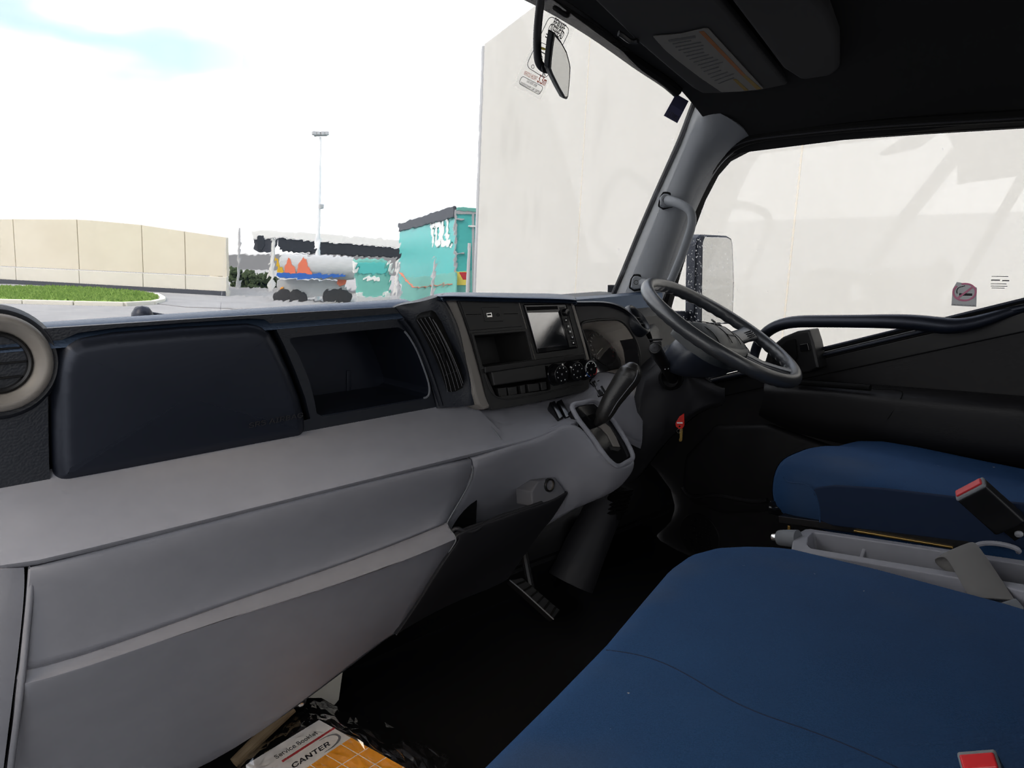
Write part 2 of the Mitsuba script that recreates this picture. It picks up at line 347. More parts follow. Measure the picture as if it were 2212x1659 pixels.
pd2 = struct('door_2', 'unseen passenger door, swung open to shade the lower dashboard')  # out of view, angled to block low light on the glovebox panel
_h, _d = A_([-.075, 1.25, 0]), unit((-.56, -.83, 0)); _o = np.cross((0, 0, 1), _d)
D2 = Plane(_h, _o if _o @ A_([1., 0, 0]) > 0 else -_o, _d); sx2 = 1 if D2.v[2] > 0 else -1
part(pd2, 'lining', slab(D2, [(.0, sx2 * .02), (.98, sx2 * .02), (1.0, sx2 * .85), (.02, sx2 * .66)], 0, .07, .01, raw=True), 'door_plastic')
part(pd2, 'window_frame', slab(D2, [(.0, sx2 * .64), (1.0, sx2 * .83), (1.0, sx2 * 1.30), (.30, sx2 * 1.36)], -.02, .03, .004, raw=True, holes=[[(.06, sx2 * .69), (.95, sx2 * .86), (.95, sx2 * 1.25), (.33, sx2 * 1.31)]]), 'black_matte')
part(pd2, 'outer_skin', slab(Plane(_h - D2.n * .075, -D2.n, _d), [(.0, .02), (.98, .02), (1.0, .85), (.02, .66)] if np.cross(-D2.n, _d)[2] > 0 else [(.0, -.02), (.98, -.02), (1.0, -.85), (.02, -.66)], 0, .02, .008, raw=True), 'white_gloss')
# ------------------------------------------------------------------ windscreen
def ws_y(x, z): return 1.205 + (1.385 - z) * .50 + .10 * (1 - ((x - .93) / .85) ** 2) * .5
xs, zs = np.linspace(.0, 1.765, 12), np.linspace(.77, 1.60, 8)
def zlim(x, z): return min(z, float(np.interp(x, sec[::-1, 0], sec[::-1, 1])) + .012)
wsg = [[(x, ws_y(x, zlim(x, z)), zlim(x, z)) for z in zs] for x in xs]
gi = A_(wsg); tg = gi.reshape(-1, 3); nu, nv = gi.shape[:2]
i, j = np.meshgrid(np.arange(nu - 1), np.arange(nv - 1), indexing='ij'); q = (i * nv + j).ravel()
wsc = struct('window_1', 'wet windscreen of the truck cab')
part(wsc, 'pane', trimesh.Trimesh(tg, np.vstack([np.stack([q, q + nv, q + nv + 1], 1), np.stack([q, q + nv + 1, q + 1], 1)]), process=False), 'glass', True)
WS = Plane((1.5, ws_y(1.5, 1.15), 1.15), (0, -1, -.50), (1, 0, 0))      # the windscreen's plane on the driver's half, for what is stuck to it

# A-pillar trim on the driver's side, seal strips
pl_l = [(1500, 219), (1477, 280), (1447, 350), (1412, 428), (1376, 512), (1345, 588), (1318, 652), (1300, 700)]
left = [at_x(x, y, 1.765) for x, y in pl_l]
s_single('trim_2', tube(spline([at_x(1512, 196, 1.745)] + left, 40), .0085, 8), 'black_plastic', 'thin black rubber seal between windscreen and pillar')
pr = [[(1512, 219), (1545, 240), (1585, 262), (1622, 300)], [(1490, 280), (1515, 290), (1545, 312), (1562, 346)], [(1460, 350), (1483, 357), (1509, 372), (1527, 396)], [(1424, 428), (1450, 435), (1480, 446), (1496, 462)],
      [(1388, 512), (1414, 520), (1448, 532), (1464, 542)], [(1356, 588), (1385, 596), (1420, 606), (1440, 618)], [(1330, 652), (1360, 664), (1394, 680), (1414, 694)], [(1312, 700), (1340, 722), (1375, 745), (1396, 762)]]
px_ = [1.768, 1.752, 1.775, 1.84]
pr = [[(r[0][0] - 7, r[0][1] - 2)] + r[1:] for r in pr]
A_pil = [[at_x(x, y, X) for (x, y), X in zip(r, px_)] for r in pr]
s_single('trim_3', skin(A_pil, .01, (1, 0, 0), 5), 'pillar_grey', 'grey plastic trim of the windscreen pillar on the driver side')

# ------------------------------------------------------------------ driver's door
DP = Plane((XD, 0, 0), (-1, 0, 0), (0, -1, 0))
door = struct('door_1', 'driver door with dark plastic lining')
belt = lambda y: at_x(2212, 645, XD)[2] + (y - .437) * (at_x(1770, 753, XD)[2] - at_x(2212, 645, XD)[2]) / (at_x(1770, 753, XD)[1] - .437)
win_px = [(1432, 842), (1430, 740), (1437, 672), (1459, 590), (1485, 505), (1512, 432), (1540, 378), (1567, 347), (1605, 327), (1650, 314), (1800, 301), (2000, 287), (2230, 273)]
win2 = [tuple(DP.two(DP.at(*p))) for p in win_px]
top_r = DP.two(at_x(2230, 273, XD))
win2 += [(-.10, top_r[1] - .012), (.16, top_r[1] - .04), (.20, belt(-.20) + .02), (.20, belt(-.20)), (-.20, belt(.20))]
# frame: outer contour round the window, the opening cut out
fr_out = [(-1.50, belt(1.50) - .04), (-1.52, .80), (-1.47, 1.02), (-1.30, 1.36), (-1.12, 1.40), (.30, 1.40), (.30, belt(-.30) - .04)]
part(door, 'window_frame', slab(Plane((XD + .035, 0, 0), (-1, 0, 0), (0, -1, 0)), fr_out, 0., .03, .003, raw=True, holes=[[tuple(DP.two(p) * 1.0) for p in [at_x(x, y, XD + .035) for x, y in win_px]] + [(-.08, top_r[1] - .01), (.17, top_r[1] - .04), (.20, belt(-.20) + .02), (.20, belt(-.20)), (-.20, belt(.20))]]), 'black_matte')
edge = spline([at_x(x, y, XD - .012) for x, y in [(1404, 765), (1411, 700), (1432, 625), (1462, 530), (1492, 448), (1522, 388), (1560, 336), (1610, 305), (1680, 291), (1850, 273), (2050, 259), (2230, 248)]], 60)
part(door, 'weather_strip', tube(edge, .013, 10), 'black_matte')
part(door, 'weather_strip', tube(edge + A_([-.011, .006, -.006]), .0022, 6), 'dark_grey_plastic')
card = [(-1.42, belt(1.42) - .012), (.30, belt(-.30) - .012), (.30, .0), (-1.44, .0), (-1.465, .05), (-1.465, .45)]
part(door, 'lining', slab(DP, card, 0., .03, .008, raw=True), 'door_plastic')
# belt trim: two bright-edged rails above a dark board, with the slope of the window's lower edge
y0, y1 = 1.34, -.30
for dz, w, h in ((.004, .020, .0075), (-.014, .028, .0085)):
    part(door, 'belt_rail', bar((XD - .004, y0, belt(y0) + dz - .006), (XD - .004, y1, belt(y1) + dz - .006), w, h, r=.003), 'navy_smooth')
bt = [at_x(x, y, XD - .002) for x, y in [(1772, 772), (1960, 730), (2075, 700), (2212, 655), (2230, 664), (2212, 690), (2080, 738), (1770, 800)]]
part(door, 'belt_board', slab(Plane((XD - .006, 0, 0), (-1, 0, 0), (0, -1, 0)), [(-1.34, belt(1.34) - .028), (.30, belt(-.30) - .028), (.30, belt(-.30) - .075), (-1.34, belt(1.34) - .075)], 0, .012, .004, raw=True), 'black_plastic')
# pull bar in front of the window's lower edge, its mount box
gb = spline([at_x(x, y, X) for x, y, X in [(1628, 775, 1.80), (1640, 738, 1.80), (1664, 712, 1.79), (1700, 698, 1.785), (1760, 694, 1.785), (1880, 694, 1.785), (2000, 699, 1.79), (2060, 704, 1.80), (2130, 690, 1.825), (2220, 664, 1.845)]], 60)
part(door, 'pull_bar', tube(gb, np.interp(np.arange(60), [0, 8, 30, 45, 59], [.013, .0155, .0160, .019, .009]), 14), 'navy_smooth')
MP = Plane((1.795, 0, 0), (-1, 0, 0), (0, -1, 0))
part(door, 'mount', slab(MP, [(1646, 800), (1660, 752), (1690, 728), (1722, 715), (1748, 712), (1757, 740), (1768, 795), (1745, 806), (1690, 812)], 0, .05, .006, .004), 'black_plastic')
part(door, 'mount_cup', slab(MP, [(1664, 790), (1672, 760), (1700, 735), (1718, 732), (1722, 770), (1712, 796)], .004, .01, .003, .004), 'black_matte')
part(door, 'catch', slab(MP, [(1726, 744), (1744, 741), (1748, 757), (1728, 760)], .006, .01, .002, .001), 'gloss_black')
# armrest with a slot, pocket and speaker
AP = Plane((1.765, 0, 0), (-1, 0, 0), (0, -1, 0))
arm = [[at_x(x, y, X) for x, y, X in r] for r in [
    [(1652, 824, 1.848), (1720, 820, 1.848), (1880, 830, 1.848), (2050, 843, 1.848), (2230, 858, 1.848)],
    [(1650, 838, 1.79), (1720, 838, 1.775), (1880, 850, 1.765), (2050, 864, 1.765), (2230, 878, 1.765)],
    [(1648, 862, 1.785), (1720, 868, 1.762), (1880, 885, 1.752), (2050, 905, 1.752), (2230, 925, 1.752)],
    [(1640, 890, 1.80), (1730, 918, 1.775), (1890, 950, 1.765), (2050, 975, 1.765), (2230, 1000, 1.765)],
    [(1640, 896, 1.849), (1740, 940, 1.849), (1900, 972, 1.849), (2050, 992, 1.849), (2230, 1016, 1.849)]]]
part(door, 'armrest', skin(arm, .012, (1, 0, 0), 6, 2, 2), 'door_plastic')
part(door, 'slot', tube([at_x(1720, 826, 1.772), at_x(1880, 838, 1.762)], .0075, 10), 'black_matte')
part(door, 'seam', tube(spline([at_x(x, y, 1.7595) for x, y in [(1885, 838), (1918, 841), (1950, 850)]] + [at_x(x, y, X) for x, y, X in [(1945, 862, 1.757), (1925, 895, 1.752), (1895, 930, 1.760), (1868, 948, 1.768)]], 30), .0014, 6), 'black_matte')
part(door, 'pocket', slab(DP, [(1478, 985), (1470, 1048), (1492, 1088), (1560, 1112), (1640, 1108), (1690, 1098), (1800, 1062), (2000, 1060), (2000, 990), (1800, 968), (1660, 918), (1540, 920)], .018, .02, .014, .03, pillow=.01), 'door_plastic')
part(door, 'pocket_lip', tube(spline([at_x(x, y, XD - .022) for x, y in [(1475, 1052), (1492, 1072), (1530, 1070), (1600, 1078), (1660, 1080)]], 30), .012, 10, flat=.6), 'door_plastic')
SPK = DP.two(DP.at(1512, 1158))
part(door, 'speaker_grille', cat(slab(DP, [(SPK[0] + .075 * math.cos(a), SPK[1] + .075 * math.sin(a)) for a in np.linspace(0, 6.28, 40)[:-1]], .004, .006, .003, raw=True),
     *[rbox(DP.three((SPK[0] + u * .011, SPK[1] + v * .011), .0045)[0], (.0012, .003, .003), .001) for u in range(-5, 6) for v in range(-5, 6) if u * u + v * v < 30]), 'black_plastic')
sill = spline([at_x(x, y, XD - .004) for x, y in [(1356, 1060), (1356, 1120), (1356, 1158), (1363, 1177), (1378, 1190), (1420, 1203), (1480, 1220), (1560, 1241)]], 50)
s_single('trim_4', tube(sill, .0075, 8, flat=.8), 'cream_paint', 'pale painted door aperture edge by the driver footwell')
_wg = ring_poly(fr_out)
s_single('window_2', trimesh.Trimesh(Plane((XD + .05, 0, 0), (-1, 0, 0), (0, -1, 0)).three(_wg), ears([_wg]), process=False), 'glass', 'driver door window specked with rain')
# ------------------------------------------------------------------ dashboard: upper face, airbag cover, tray
F1 = Plane((0, 1.20, 0), (0, -1, 0), (1, 0, 0))
dash = thing('dashboard', 'full width truck dashboard, dark navy above and grey below, under the windscreen', 'dashboard')
e = lambda y, r: (y, ztop(y, r))
padprof = [(1.66, ztop(1.20, -.098) - .03), (1.66, ztop(1.66, -.088)), (1.50, ztop(1.50, -.083)), (1.34, ztop(1.34, -.078)), (1.27, ztop(1.27, -.0758)), (1.245, ztop(1.245, -.0765)), (1.222, ztop(1.222, -.081)), (1.208, ztop(1.208, -.089)), (1.200, ztop(1.20, -.099)), (1.198, ztop(1.20, -.108)), (1.22, ztop(1.20, -.112))]
part(dash, 'top_pad', prism_x(padprof[::-1], -.03, .79, 4), 'sky_tinted_pad', 40)
part(dash, 'screen_ledge', prism_x([(1.66, .80), (1.66, ztop(1.66, -.100)), (1.40, ztop(1.40, -.094)), (1.36, ztop(1.36, -.100)), (1.36, .80)][::-1], .79, 1.80), 'sky_tinted_pad', 30)
tray_px = [(622, 731), (650, 727), (760, 716), (860, 707), (878, 716), (900, 760), (917, 805), (927, 838), (926, 852), (915, 861), (840, 873), (694, 898), (684, 893), (680, 868), (668, 822), (644, 765)]
cover_px = [(120, 1034), (116, 1000), (114, 930), (113, 850), (116, 800), (124, 772), (141, 744), (172, 728), (250, 717), (400, 705), (540, 697), (566, 700), (590, 716), (610, 752), (634, 805), (655, 860), (666, 905), (667, 932), (655, 950), (560, 968), (400, 1000), (240, 1032), (150, 1047), (130, 1046)]
hole_px = [(109, 1050), (106, 1000), (104, 930), (103, 850), (106, 795), (114, 764), (134, 734), (168, 719), (250, 708), (400, 697), (540, 688), (572, 690), (594, 706), (616, 750), (639, 804), (659, 858), (670, 902), (677, 935), (664, 962), (400, 1011), (150, 1062)]
face_out = [(-14, 716), (60, 712), (400, 690), (700, 672), (856, 664), (880, 690), (905, 760), (925, 815), (940, 870), (944, 882), (800, 926), (560, 976), (300, 1028), (-14, 1092)]
cov2 = [tuple(p) for p in F1.px(hole_px)]
part(dash, 'upper_face', slab(F1, face_out, 0., .028, .0016, holes=[hole_px, tray_px], rnd=.002, hrnd=.005), 'navy_plastic')
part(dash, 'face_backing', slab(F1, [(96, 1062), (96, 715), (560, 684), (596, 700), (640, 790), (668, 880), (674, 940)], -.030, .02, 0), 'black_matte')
def soft(pts, n=90): return [tuple(p) for p in spline(pts, n, closed=True)]
cv = part(dash, 'airbag_cover', slab(F1, cover_px, .012, .04, .024, rnd=.014, seg=8, pillow=.0025, power=2.0, step=.02), 'navy_smooth', True, label='dark navy airbag cover with embossed lettering')
lo, hi = F1.at(536, 925, .0150), F1.at(654, 901, .0150)
part(cv, 'lettering', lettering('SRS AIRBAG', lo, hi - lo, (0, 0, 1), width=np.linalg.norm(hi - lo), height=.0085, depth=.0010, slant=.15), 'dark_grey_plastic', False)
# tray: a bin set into the face
tin = F1.px(tray_px); tc = tin.mean(0)
def ring_at(sc, dx, depth): return F1.three(tc + (tin - tc) * sc + A_([dx, 0]), -depth)
tr = ring_poly(tin, .005); trc = Polygon(tr).centroid.coords[0]
def tring(s, d): return F1.three(A_(trc) + (tr - A_(trc)) * s, -d)
bin_ = loft([tring(1.0, .001), tring(.985, .01), tring(.95, .17)], cap=False)
back_ = trimesh.Trimesh(tring(.95, .17), ears([A_(trc) + (tr - A_(trc)) * .95]), process=False)
tray = part(dash, 'open_tray', cat(bin_, back_), 'navy_smooth', 40, label='open storage tray set in the dash')
part(tray, 'divider', bar(at_y(752, 800, 1.37), at_y(752, 880, 1.37), .008, .01), 'navy_smooth')
part(tray, 'rim', tube(spline(F1.three(F1.px([(874, 716), (890, 738), (905, 768), (918, 803), (927, 836), (926, 852), (915, 860)]), .0005), 30), .0022, 6), 'pillar_grey')  # pale strip stands for light caught on the tray's right edge
part(tray, 'rim', tube(F1.three(F1.px([(695, 898), (800, 880), (912, 861)]), .0005), .0016, 6), 'navy_smooth')
# the roll of face right of the tray that swells towards the centre stack, with an upright air vent
sw = [[at_y(x, y, Y) for x, y, Y in r] for r in [
    [(852, 664, 1.200), (880, 656, 1.195), (915, 650, 1.180), (945, 641, 1.165), (958, 640, 1.185)],
    [(878, 700, 1.199), (902, 692, 1.185), (925, 684, 1.175), (965, 678, 1.160), (976, 684, 1.185)],
    [(900, 748, 1.199), (925, 740, 1.185), (950, 722, 1.170), (985, 722, 1.155), (994, 728, 1.185)],
    [(922, 800, 1.199), (946, 795, 1.185), (985, 780, 1.165), (1008, 795, 1.150), (1016, 800, 1.185)],
    [(937, 850, 1.199), (957, 850, 1.185), (1000, 846, 1.162), (1022, 850, 1.150), (1030, 850, 1.185)],
    [(943, 884, 1.199), (962, 880, 1.185), (1000, 878, 1.165), (1026, 874, 1.152), (1034, 872, 1.185)]]]
part(dash, 'vent_surround', skin(sw, .03, (0, 1, 0), 7, 2, 3), 'navy_plastic', 50)
part(dash, 'swell_edge', tube(spline([at_y(x, y, 1.191) for x, y in [(868, 690), (892, 722), (912, 762), (930, 808), (944, 850), (952, 876)]], 30), .0075, 8, flat=.6), 'navy_plastic', 60)
p1, p2, p3 = at_y(896, 690, 1.178), at_y(998, 838, 1.157), at_y(945, 800, 1.180)
VP = Plane(p1, np.cross(p3 - p1, p2 - p1) * (1 if np.cross(p3 - p1, p2 - p1)[1] < 0 else -1), (1, 0, 0))
vent_px = [(897, 691), (905, 686), (928, 683), (936, 688), (950, 708), (972, 755), (990, 800), (1001, 828), (999, 839), (985, 846), (971, 848), (964, 842), (953, 808), (935, 765), (912, 720)]
vent = part(dash, 'air_vent', slab(VP, vent_px, .006, .03, .002, rnd=.003), 'black_matte')
tops = [(901, 691), (909, 689), (918, 687), (927, 685), (935, 690), (940, 697)]; bots = [(967, 846), (975, 846), (984, 843), (991, 838), (998, 834), (1000, 828)]
for (a, b), (c, d) in zip(tops, bots):
    mid = ((a + c) / 2 + 9 * (1 - (a - 900) / 60), (b + d) / 2 - 3)
    part(vent, 'slat', tube(spline([VP.at(a, b, .008), VP.at(*mid, .008), VP.at(c, d, .008)], 14, k=2), .0016, 6, flat=.5, ref=VP.u), 'glinting_slat_grey')
for (a, b), (c, d) in (((919, 725), (952, 714)), ((940, 766), (972, 755)), ((959, 811), (990, 799))):
    part(vent, 'crossbar', bar(VP.at(a, b, .005), VP.at(c, d, .005), .002, .003), 'black_plastic')
part(vent, 'thumb_tab', tube(spline([VP.at(x, y, .011) for x, y in [(949, 744), (955, 757), (961, 780)]], 10, k=2), .0028, 8), 'black_plastic')
# round vent at the left end
RV = Plane((at_y(-8, 784, 1.188)), (.08, -1, .05), (1, 0, 0))
rv = part(dash, 'round_vent', lathe(RV.o, RV.n, [(.068, -.02), (.068, .0), (.066, .008), (.061, .012), (.055, .011), (.0455, .004), (.043, -.004), (.0425, -.03)], 56), 'taupe_trim', 50)
part(rv, 'barrel', lathe(RV.o, RV.n, [(.0425, -.03), (.0425, -.0), (.040, .0025), (.037, .001), (.036, -.035), (.001, -.036)], 48), 'black_plastic', 40)
for h in (-.022, -.002, .018):
    w = math.sqrt(.036 ** 2 - h * h)
    part(rv, 'blade', bar(RV.three((-w, h), -.010)[0], RV.three((w, h), -.010)[0], .016, .0025, up=RV.v), 'black_plastic')
part(rv, 'collar', lathe(RV.o, RV.n, [(.082, -.03), (.080, -.012), (.074, -.004), (.068, -.006), (.067, -.03)], 56), 'navy_plastic', 50)

# ------------------------------------------------------------------ centre stack
a0, b0 = at_y(985, 645, 1.185), at_y(1062, 882, 1.145)
sv = unit(a0 - A_([a0[0], b0[1], b0[2]])); SN = np.cross((1, 0, 0), A_([0, sv[1], sv[2]])); SP = Plane(a0, SN, (1, 0, 0))
trim_l = [(944, 641), (958, 634), (975, 636), (988, 646), (1004, 690), (1022, 745), (1036, 795), (1050, 850), (1062, 880), (1048, 885), (1034, 874), (1024, 850), (1014, 805), (1000, 760), (984, 718), (966, 680)]
part(dash, 'stack_trim', slab(SP, trim_l, .010, .05, .007, .004, seg=4), 'taupe_trim')
face_px = [(986, 648), (1232, 650), (1247, 700), (1266, 765), (1275, 800), (1272, 838), (1258, 846), (1160, 868), (1062, 886), (1052, 862), (1038, 800), (1022, 742), (1004, 690)]
pocket_px = [(1024, 725), (1136, 716), (1150, 776), (1043, 792)]
radio_px = [(1132, 658), (1222, 657), (1247, 751), (1162, 763)]
slot_px = [(1049, 806), (1184, 790), (1190, 842), (1072, 858)]
stack = part(dash, 'centre_stack', slab(SP, face_px, .012, .20, .004, .004, holes=[pocket_px, slot_px, [(1131, 657), (1223, 656), (1248.5, 752), (1161, 764)]], hrnd=.001), 'stack_plastic')
part(dash, 'stack_hood', skin([[at_y(x, y, Y) for x, y, Y in r] for r in [[(940, 646, 1.33), (965, 632, 1.33), (1090, 633, 1.33), (1215, 636, 1.33), (1242, 650, 1.33)], [(942, 644, 1.25), (964, 633.5, 1.25), (1090, 634, 1.25), (1215, 637, 1.25), (1240, 649, 1.25)], [(950, 642, 1.165), (972, 637, 1.165), (1090, 639.5, 1.165), (1218, 643, 1.165), (1238, 650, 1.165)], [(960, 646, 1.162), (984, 644, 1.162), (1090, 647, 1.162), (1222, 650, 1.162), (1238, 654, 1.162)]]], .006, (0, 0, -1), 6, 2, 2), 'sky_tinted_pad', 50)
side = [(1232, 648), (1240, 652), (1256, 705), (1276, 780), (1280, 805), (1274, 806), (1262, 752), (1246, 698)]
part(dash, 'stack_trim', slab(SP, side, .014, .16, .005, .002), 'taupe_trim')
# lines and panels on the stack
up = part(stack, 'blank_panel', slab(SP, [(994, 650), (1112, 652.5), (1128, 705), (1016, 714)], .0145, .006, .001, .001, step=None), 'stack_plastic')
part(stack, 'seam', bar(SP.at(1006, 679.5, .0148), SP.at(1040, 679, .0148), .0012, .0012), 'black_matte')
part(stack, 'seam', bar(SP.at(1088, 678, .0148), SP.at(1119, 677.5, .0148), .0012, .0012), 'black_matte')
part(stack, 'seam', bar(SP.at(1119.5, 648, .0125), SP.at(1157, 779, .0125), .0014, .0014), 'taupe_trim')
usb = part(stack, 'socket_plate', slab(SP, [(1041, 664), (1079.5, 663), (1088, 694), (1049, 695)], .0162, .006, .001, .001), 'stack_plastic')
part(usb, 'usb_port', slab(SP, [(1051, 676), (1062, 674.5), (1064, 685), (1053, 686)], .0175, .004, .0008), 'chrome')
part(usb, 'usb_tongue', slab(SP, [(1052.8, 678.2), (1060.5, 677.2), (1061.6, 681), (1053.8, 681.8)], .0182, .004, .0004), 'black_matte')
ax0 = SP.at(1076, 680, .016); part(usb, 'audio_jack', lathe(ax0, SP.n, [(.0038, -.002), (.0038, .0015), (.0022, .0015), (.002, -.004)], 20), 'black_plastic')
def open_bin(pl, px, top, depth, shrink=.96, sx=0.):
    c = ring_poly(pl.px(px, top)); m = A_(Polygon(c).centroid.coords[0]); q = m + (c - m) * shrink
    return cat(loft([pl.three(c, top - .001), pl.three(q, top - depth)], cap=False), trimesh.Trimesh(pl.three(q, top - depth), ears([q]), process=False))
pk = part(stack, 'pocket', open_bin(SP, pocket_px, .012, .11), 'stack_plastic')
fr2 = [(1019, 719), (1140, 710), (1156, 780), (1039, 799)]
part(pk, 'frame', slab(SP, fr2, .016, .006, .0015, holes=[pocket_px], hrnd=.001), 'stack_plastic')
part(stack, 'ledge', bar(SP.at(1046, 799, .016), SP.at(1262, 769, .016), .014, .006, up=SP.n, r=.002), 'black_plastic')
# head unit: a separate thing slid into the stack
hu = thing('radio', 'double height touchscreen radio fitted in the centre of the dashboard', 'car radio')
part(hu, 'bezel', slab(SP, radio_px, .016, .07, .0015, .001), 'gloss_black')
part(hu, 'screen', slab(SP, [(1138.5, 675), (1206, 674), (1227, 746), (1160.5, 753.5)], .0175, .003, .0006), 'lcd_screen', label='glossy dark screen')
part(hu, 'disc_slot', slab(SP, [(1137, 663), (1204, 661), (1206, 668), (1139, 671)], .0166, .002, .0003), 'black_matte')
part(hu, 'button_strip', slab(SP, [(1209, 664), (1220, 663), (1244, 748), (1231, 750)], .0172, .003, .0006), 'stack_plastic')
ko = SP.at(1219, 675, .017); part(hu, 'volume_knob', lathe(ko, SP.n, [(.0085, 0), (.0085, .008), (.007, .011), (.001, .0112)], 24), 'gloss_black', 40)
for k, (x, y) in enumerate([(1222, 692), (1227, 705), (1231, 717), (1235.5, 729), (1238, 741)]):
    b = part(hu, 'button', slab(SP, [(x - 3, y - 4), (x + 3.4, y - 4.3), (x + 5, y + 4), (x - 1.4, y + 4.4)], .0188, .003, .0006), 'gloss_black')
    part(b, 'mark', slab(SP, [(x - .6, y - 2), (x + 2, y - 2), (x + 2.5, y + 1), (x, y + 1)], .0192, .001, .0001), 'white_print')
# pull-out drawer, blank switches, heater knobs
part(stack, 'lower_recess', open_bin(SP, slot_px, .012, .05, .99), 'black_matte')
dr_ = part(stack, 'drawer', slab(SP, [(1062, 803), (1178, 785.5), (1182, 816), (1068, 833)], .018, .04, .003, .002), 'stack_plastic', label='shallow pull-out drawer front')
for a, b, c, d in ((1076, 839, 1096, 857), (1097, 837, 1118, 853), (1124, 833, 1136, 850), (1140, 830, 1166, 845), (1168, 826, 1182, 842)):
    part(stack, 'blank_switch', slab(SP, [(a, b), (c - 2, b - 2.5), (c, d - 1), (a + 3, d + 2)], .006, .02, .0015), 'stack_plastic')
for k, (x, y) in enumerate([(1209, 808), (1243, 801.5), (1272, 797)]):
    o = SP.at(x - 11, y + 1.5, .012)
    kn = part(stack, 'heater_knob', lathe(o, SP.n, [(.0255, 0), (.0250, .004), (.0235, .005), (.0228, .020), (.0215, .0235), (.019, .0245), (.001, .0238)], 40), 'gloss_black', 35)
    KP = Plane(o + SP.n * .0246, SP.n, (1, 0, 0))
    for a in np.linspace(.3, 5.2, 7):
        part(kn, 'mark', slab(KP, [KP_ for KP_ in [(.015 * math.cos(a) + dx, .015 * math.sin(a) + dy) for dx, dy in ((-.0009, -.0012), (.0009, -.0012), (.0009, .0012), (-.0009, .0012))]], .0002, .0012, 0, raw=True), ('white_print', 'white_print', 'white_print')[k] if not (k == 2 and a > 4) else 'red_print', False)
    a = (1.25, 2.6, 3.75)[k]
    part(kn, 'pointer', bar(o + SP.n * .0225 + .018 * (math.cos(a) * SP.u + math.sin(a) * SP.v), o + SP.n * .0225 + .0245 * (math.cos(a) * SP.u + math.sin(a) * SP.v), .0032, .0035, up=SP.n), 'white_print', label='white pointer')
    part(kn, 'symbol', slab(KP, [(-.002, -.002), (.002, -.002), (.002, .002), (-.002, .002)], .0002, .0012, 0, raw=True), 'grey_print', False)
    if k == 2:
        part(kn, 'cold_arc', tube([o + SP.n * .0243 + .0185 * (math.cos(t) * SP.u + math.sin(t) * SP.v) for t in np.linspace(3.5, 4.3, 10)], .0009, 6), 'blue_print')
        part(kn, 'warm_arc', tube([o + SP.n * .0243 + .0185 * (math.cos(t) * SP.u + math.sin(t) * SP.v) for t in np.linspace(-.9, 0., 10)], .0009, 6), 'red_print')
        part(kn, 'scale_arc', tube([o + SP.n * .0243 + .0185 * (math.cos(t) * SP.u + math.sin(t) * SP.v) for t in np.linspace(.2, 3.3, 18)], .0008, 6), 'white_print')
part(stack, 'lower_rim', tube(spline([SP.at(x, y, .013) for x, y in [(1047, 808), (1056, 835), (1066, 852), (1085, 861), (1120, 860), (1180, 848), (1262, 829)]], 30), .0016, 6), 'stack_plastic')
single('hazard_lamp', slab(Plane((0, 1.30, 0), (0, -1, 0)), [(1236, 646), (1243, 647), (1246, 654), (1240, 654)], 0, .012, .002), 'red_plastic', 'small red lens peeking over the right edge of the dash centre', 'lamp')

# ------------------------------------------------------------------ grey shelf and lower panels
shelf_prof = [e(1.215, -.255), e(1.195, -.2712), e(1.185, -.2755), e(1.10, -.335), e(1.075, -.352), e(1.062, -.360), e(1.056, -.3665), e(1.058, -.371), e(1.075, -.3735), e(1.20, -.345)]
xl = at_y(45, 1210, 1.06)[0]; xs_ = at_y(1060, 925, 1.13)[0]
def shelf(x0, x1, round_left=False):
    m = prism_x(shelf_prof[::-1], x0, x1, 14)
    if round_left:
        v = m.vertices; near = np.clip((xl + .055 - v[:, 0]) / .11, 0, 1)
        v[:, 1] += np.where(v[:, 1] < 1.12, .030 * near ** 2.2, 0)
    return m
sh = part(dash, 'shelf', shelf(-.04, xs_, True), 'grey_plastic', 45)
sh2 = [[at_y(x, y, Y) for x, y, Y in r] for r in [
    [(1026, 874, 1.186), (1062, 882, 1.176), (1160, 868, 1.17), (1258, 840, 1.165), (1288, 806, 1.18), (1334, 808, 1.20), (1400, 826, 1.20)],
    [(1045, 902, 1.155), (1080, 900, 1.145), (1165, 885, 1.135), (1240, 864, 1.125), (1292, 835, 1.130), (1345, 832, 1.14), (1400, 850, 1.15)],
    [(1066, 930, 1.105), (1100, 925, 1.10), (1170, 908, 1.09), (1236, 888, 1.085), (1288, 872, 1.085), (1340, 880, 1.09), (1390, 900, 1.10)],
    [(1082, 951, 1.072), (1120, 944, 1.068), (1178, 927, 1.06), (1233, 908, 1.05), (1282, 900, 1.05), (1335, 915, 1.06), (1388, 935, 1.08)],
    [(1089, 962, 1.060), (1130, 953, 1.055), (1180, 936, 1.045), (1233, 916, 1.035), (1282, 915, 1.06), (1335, 935, 1.07), (1386, 960, 1.09)]]]
part(dash, 'shelf_end', skin(sh2, .012, (0, .3, -1), 6, 2, 3), 'grey_plastic', 45)
part(dash, 'shelf_seam', tube(spline([at_y(x, y, Y - .0006) for x, y, Y in [(1023, 873, 1.188), (1045, 900, 1.155), (1066, 928, 1.105), (1083, 951, 1.072), (1089, 964, 1.062)]], 20), .0011, 6), 'pillar_grey')
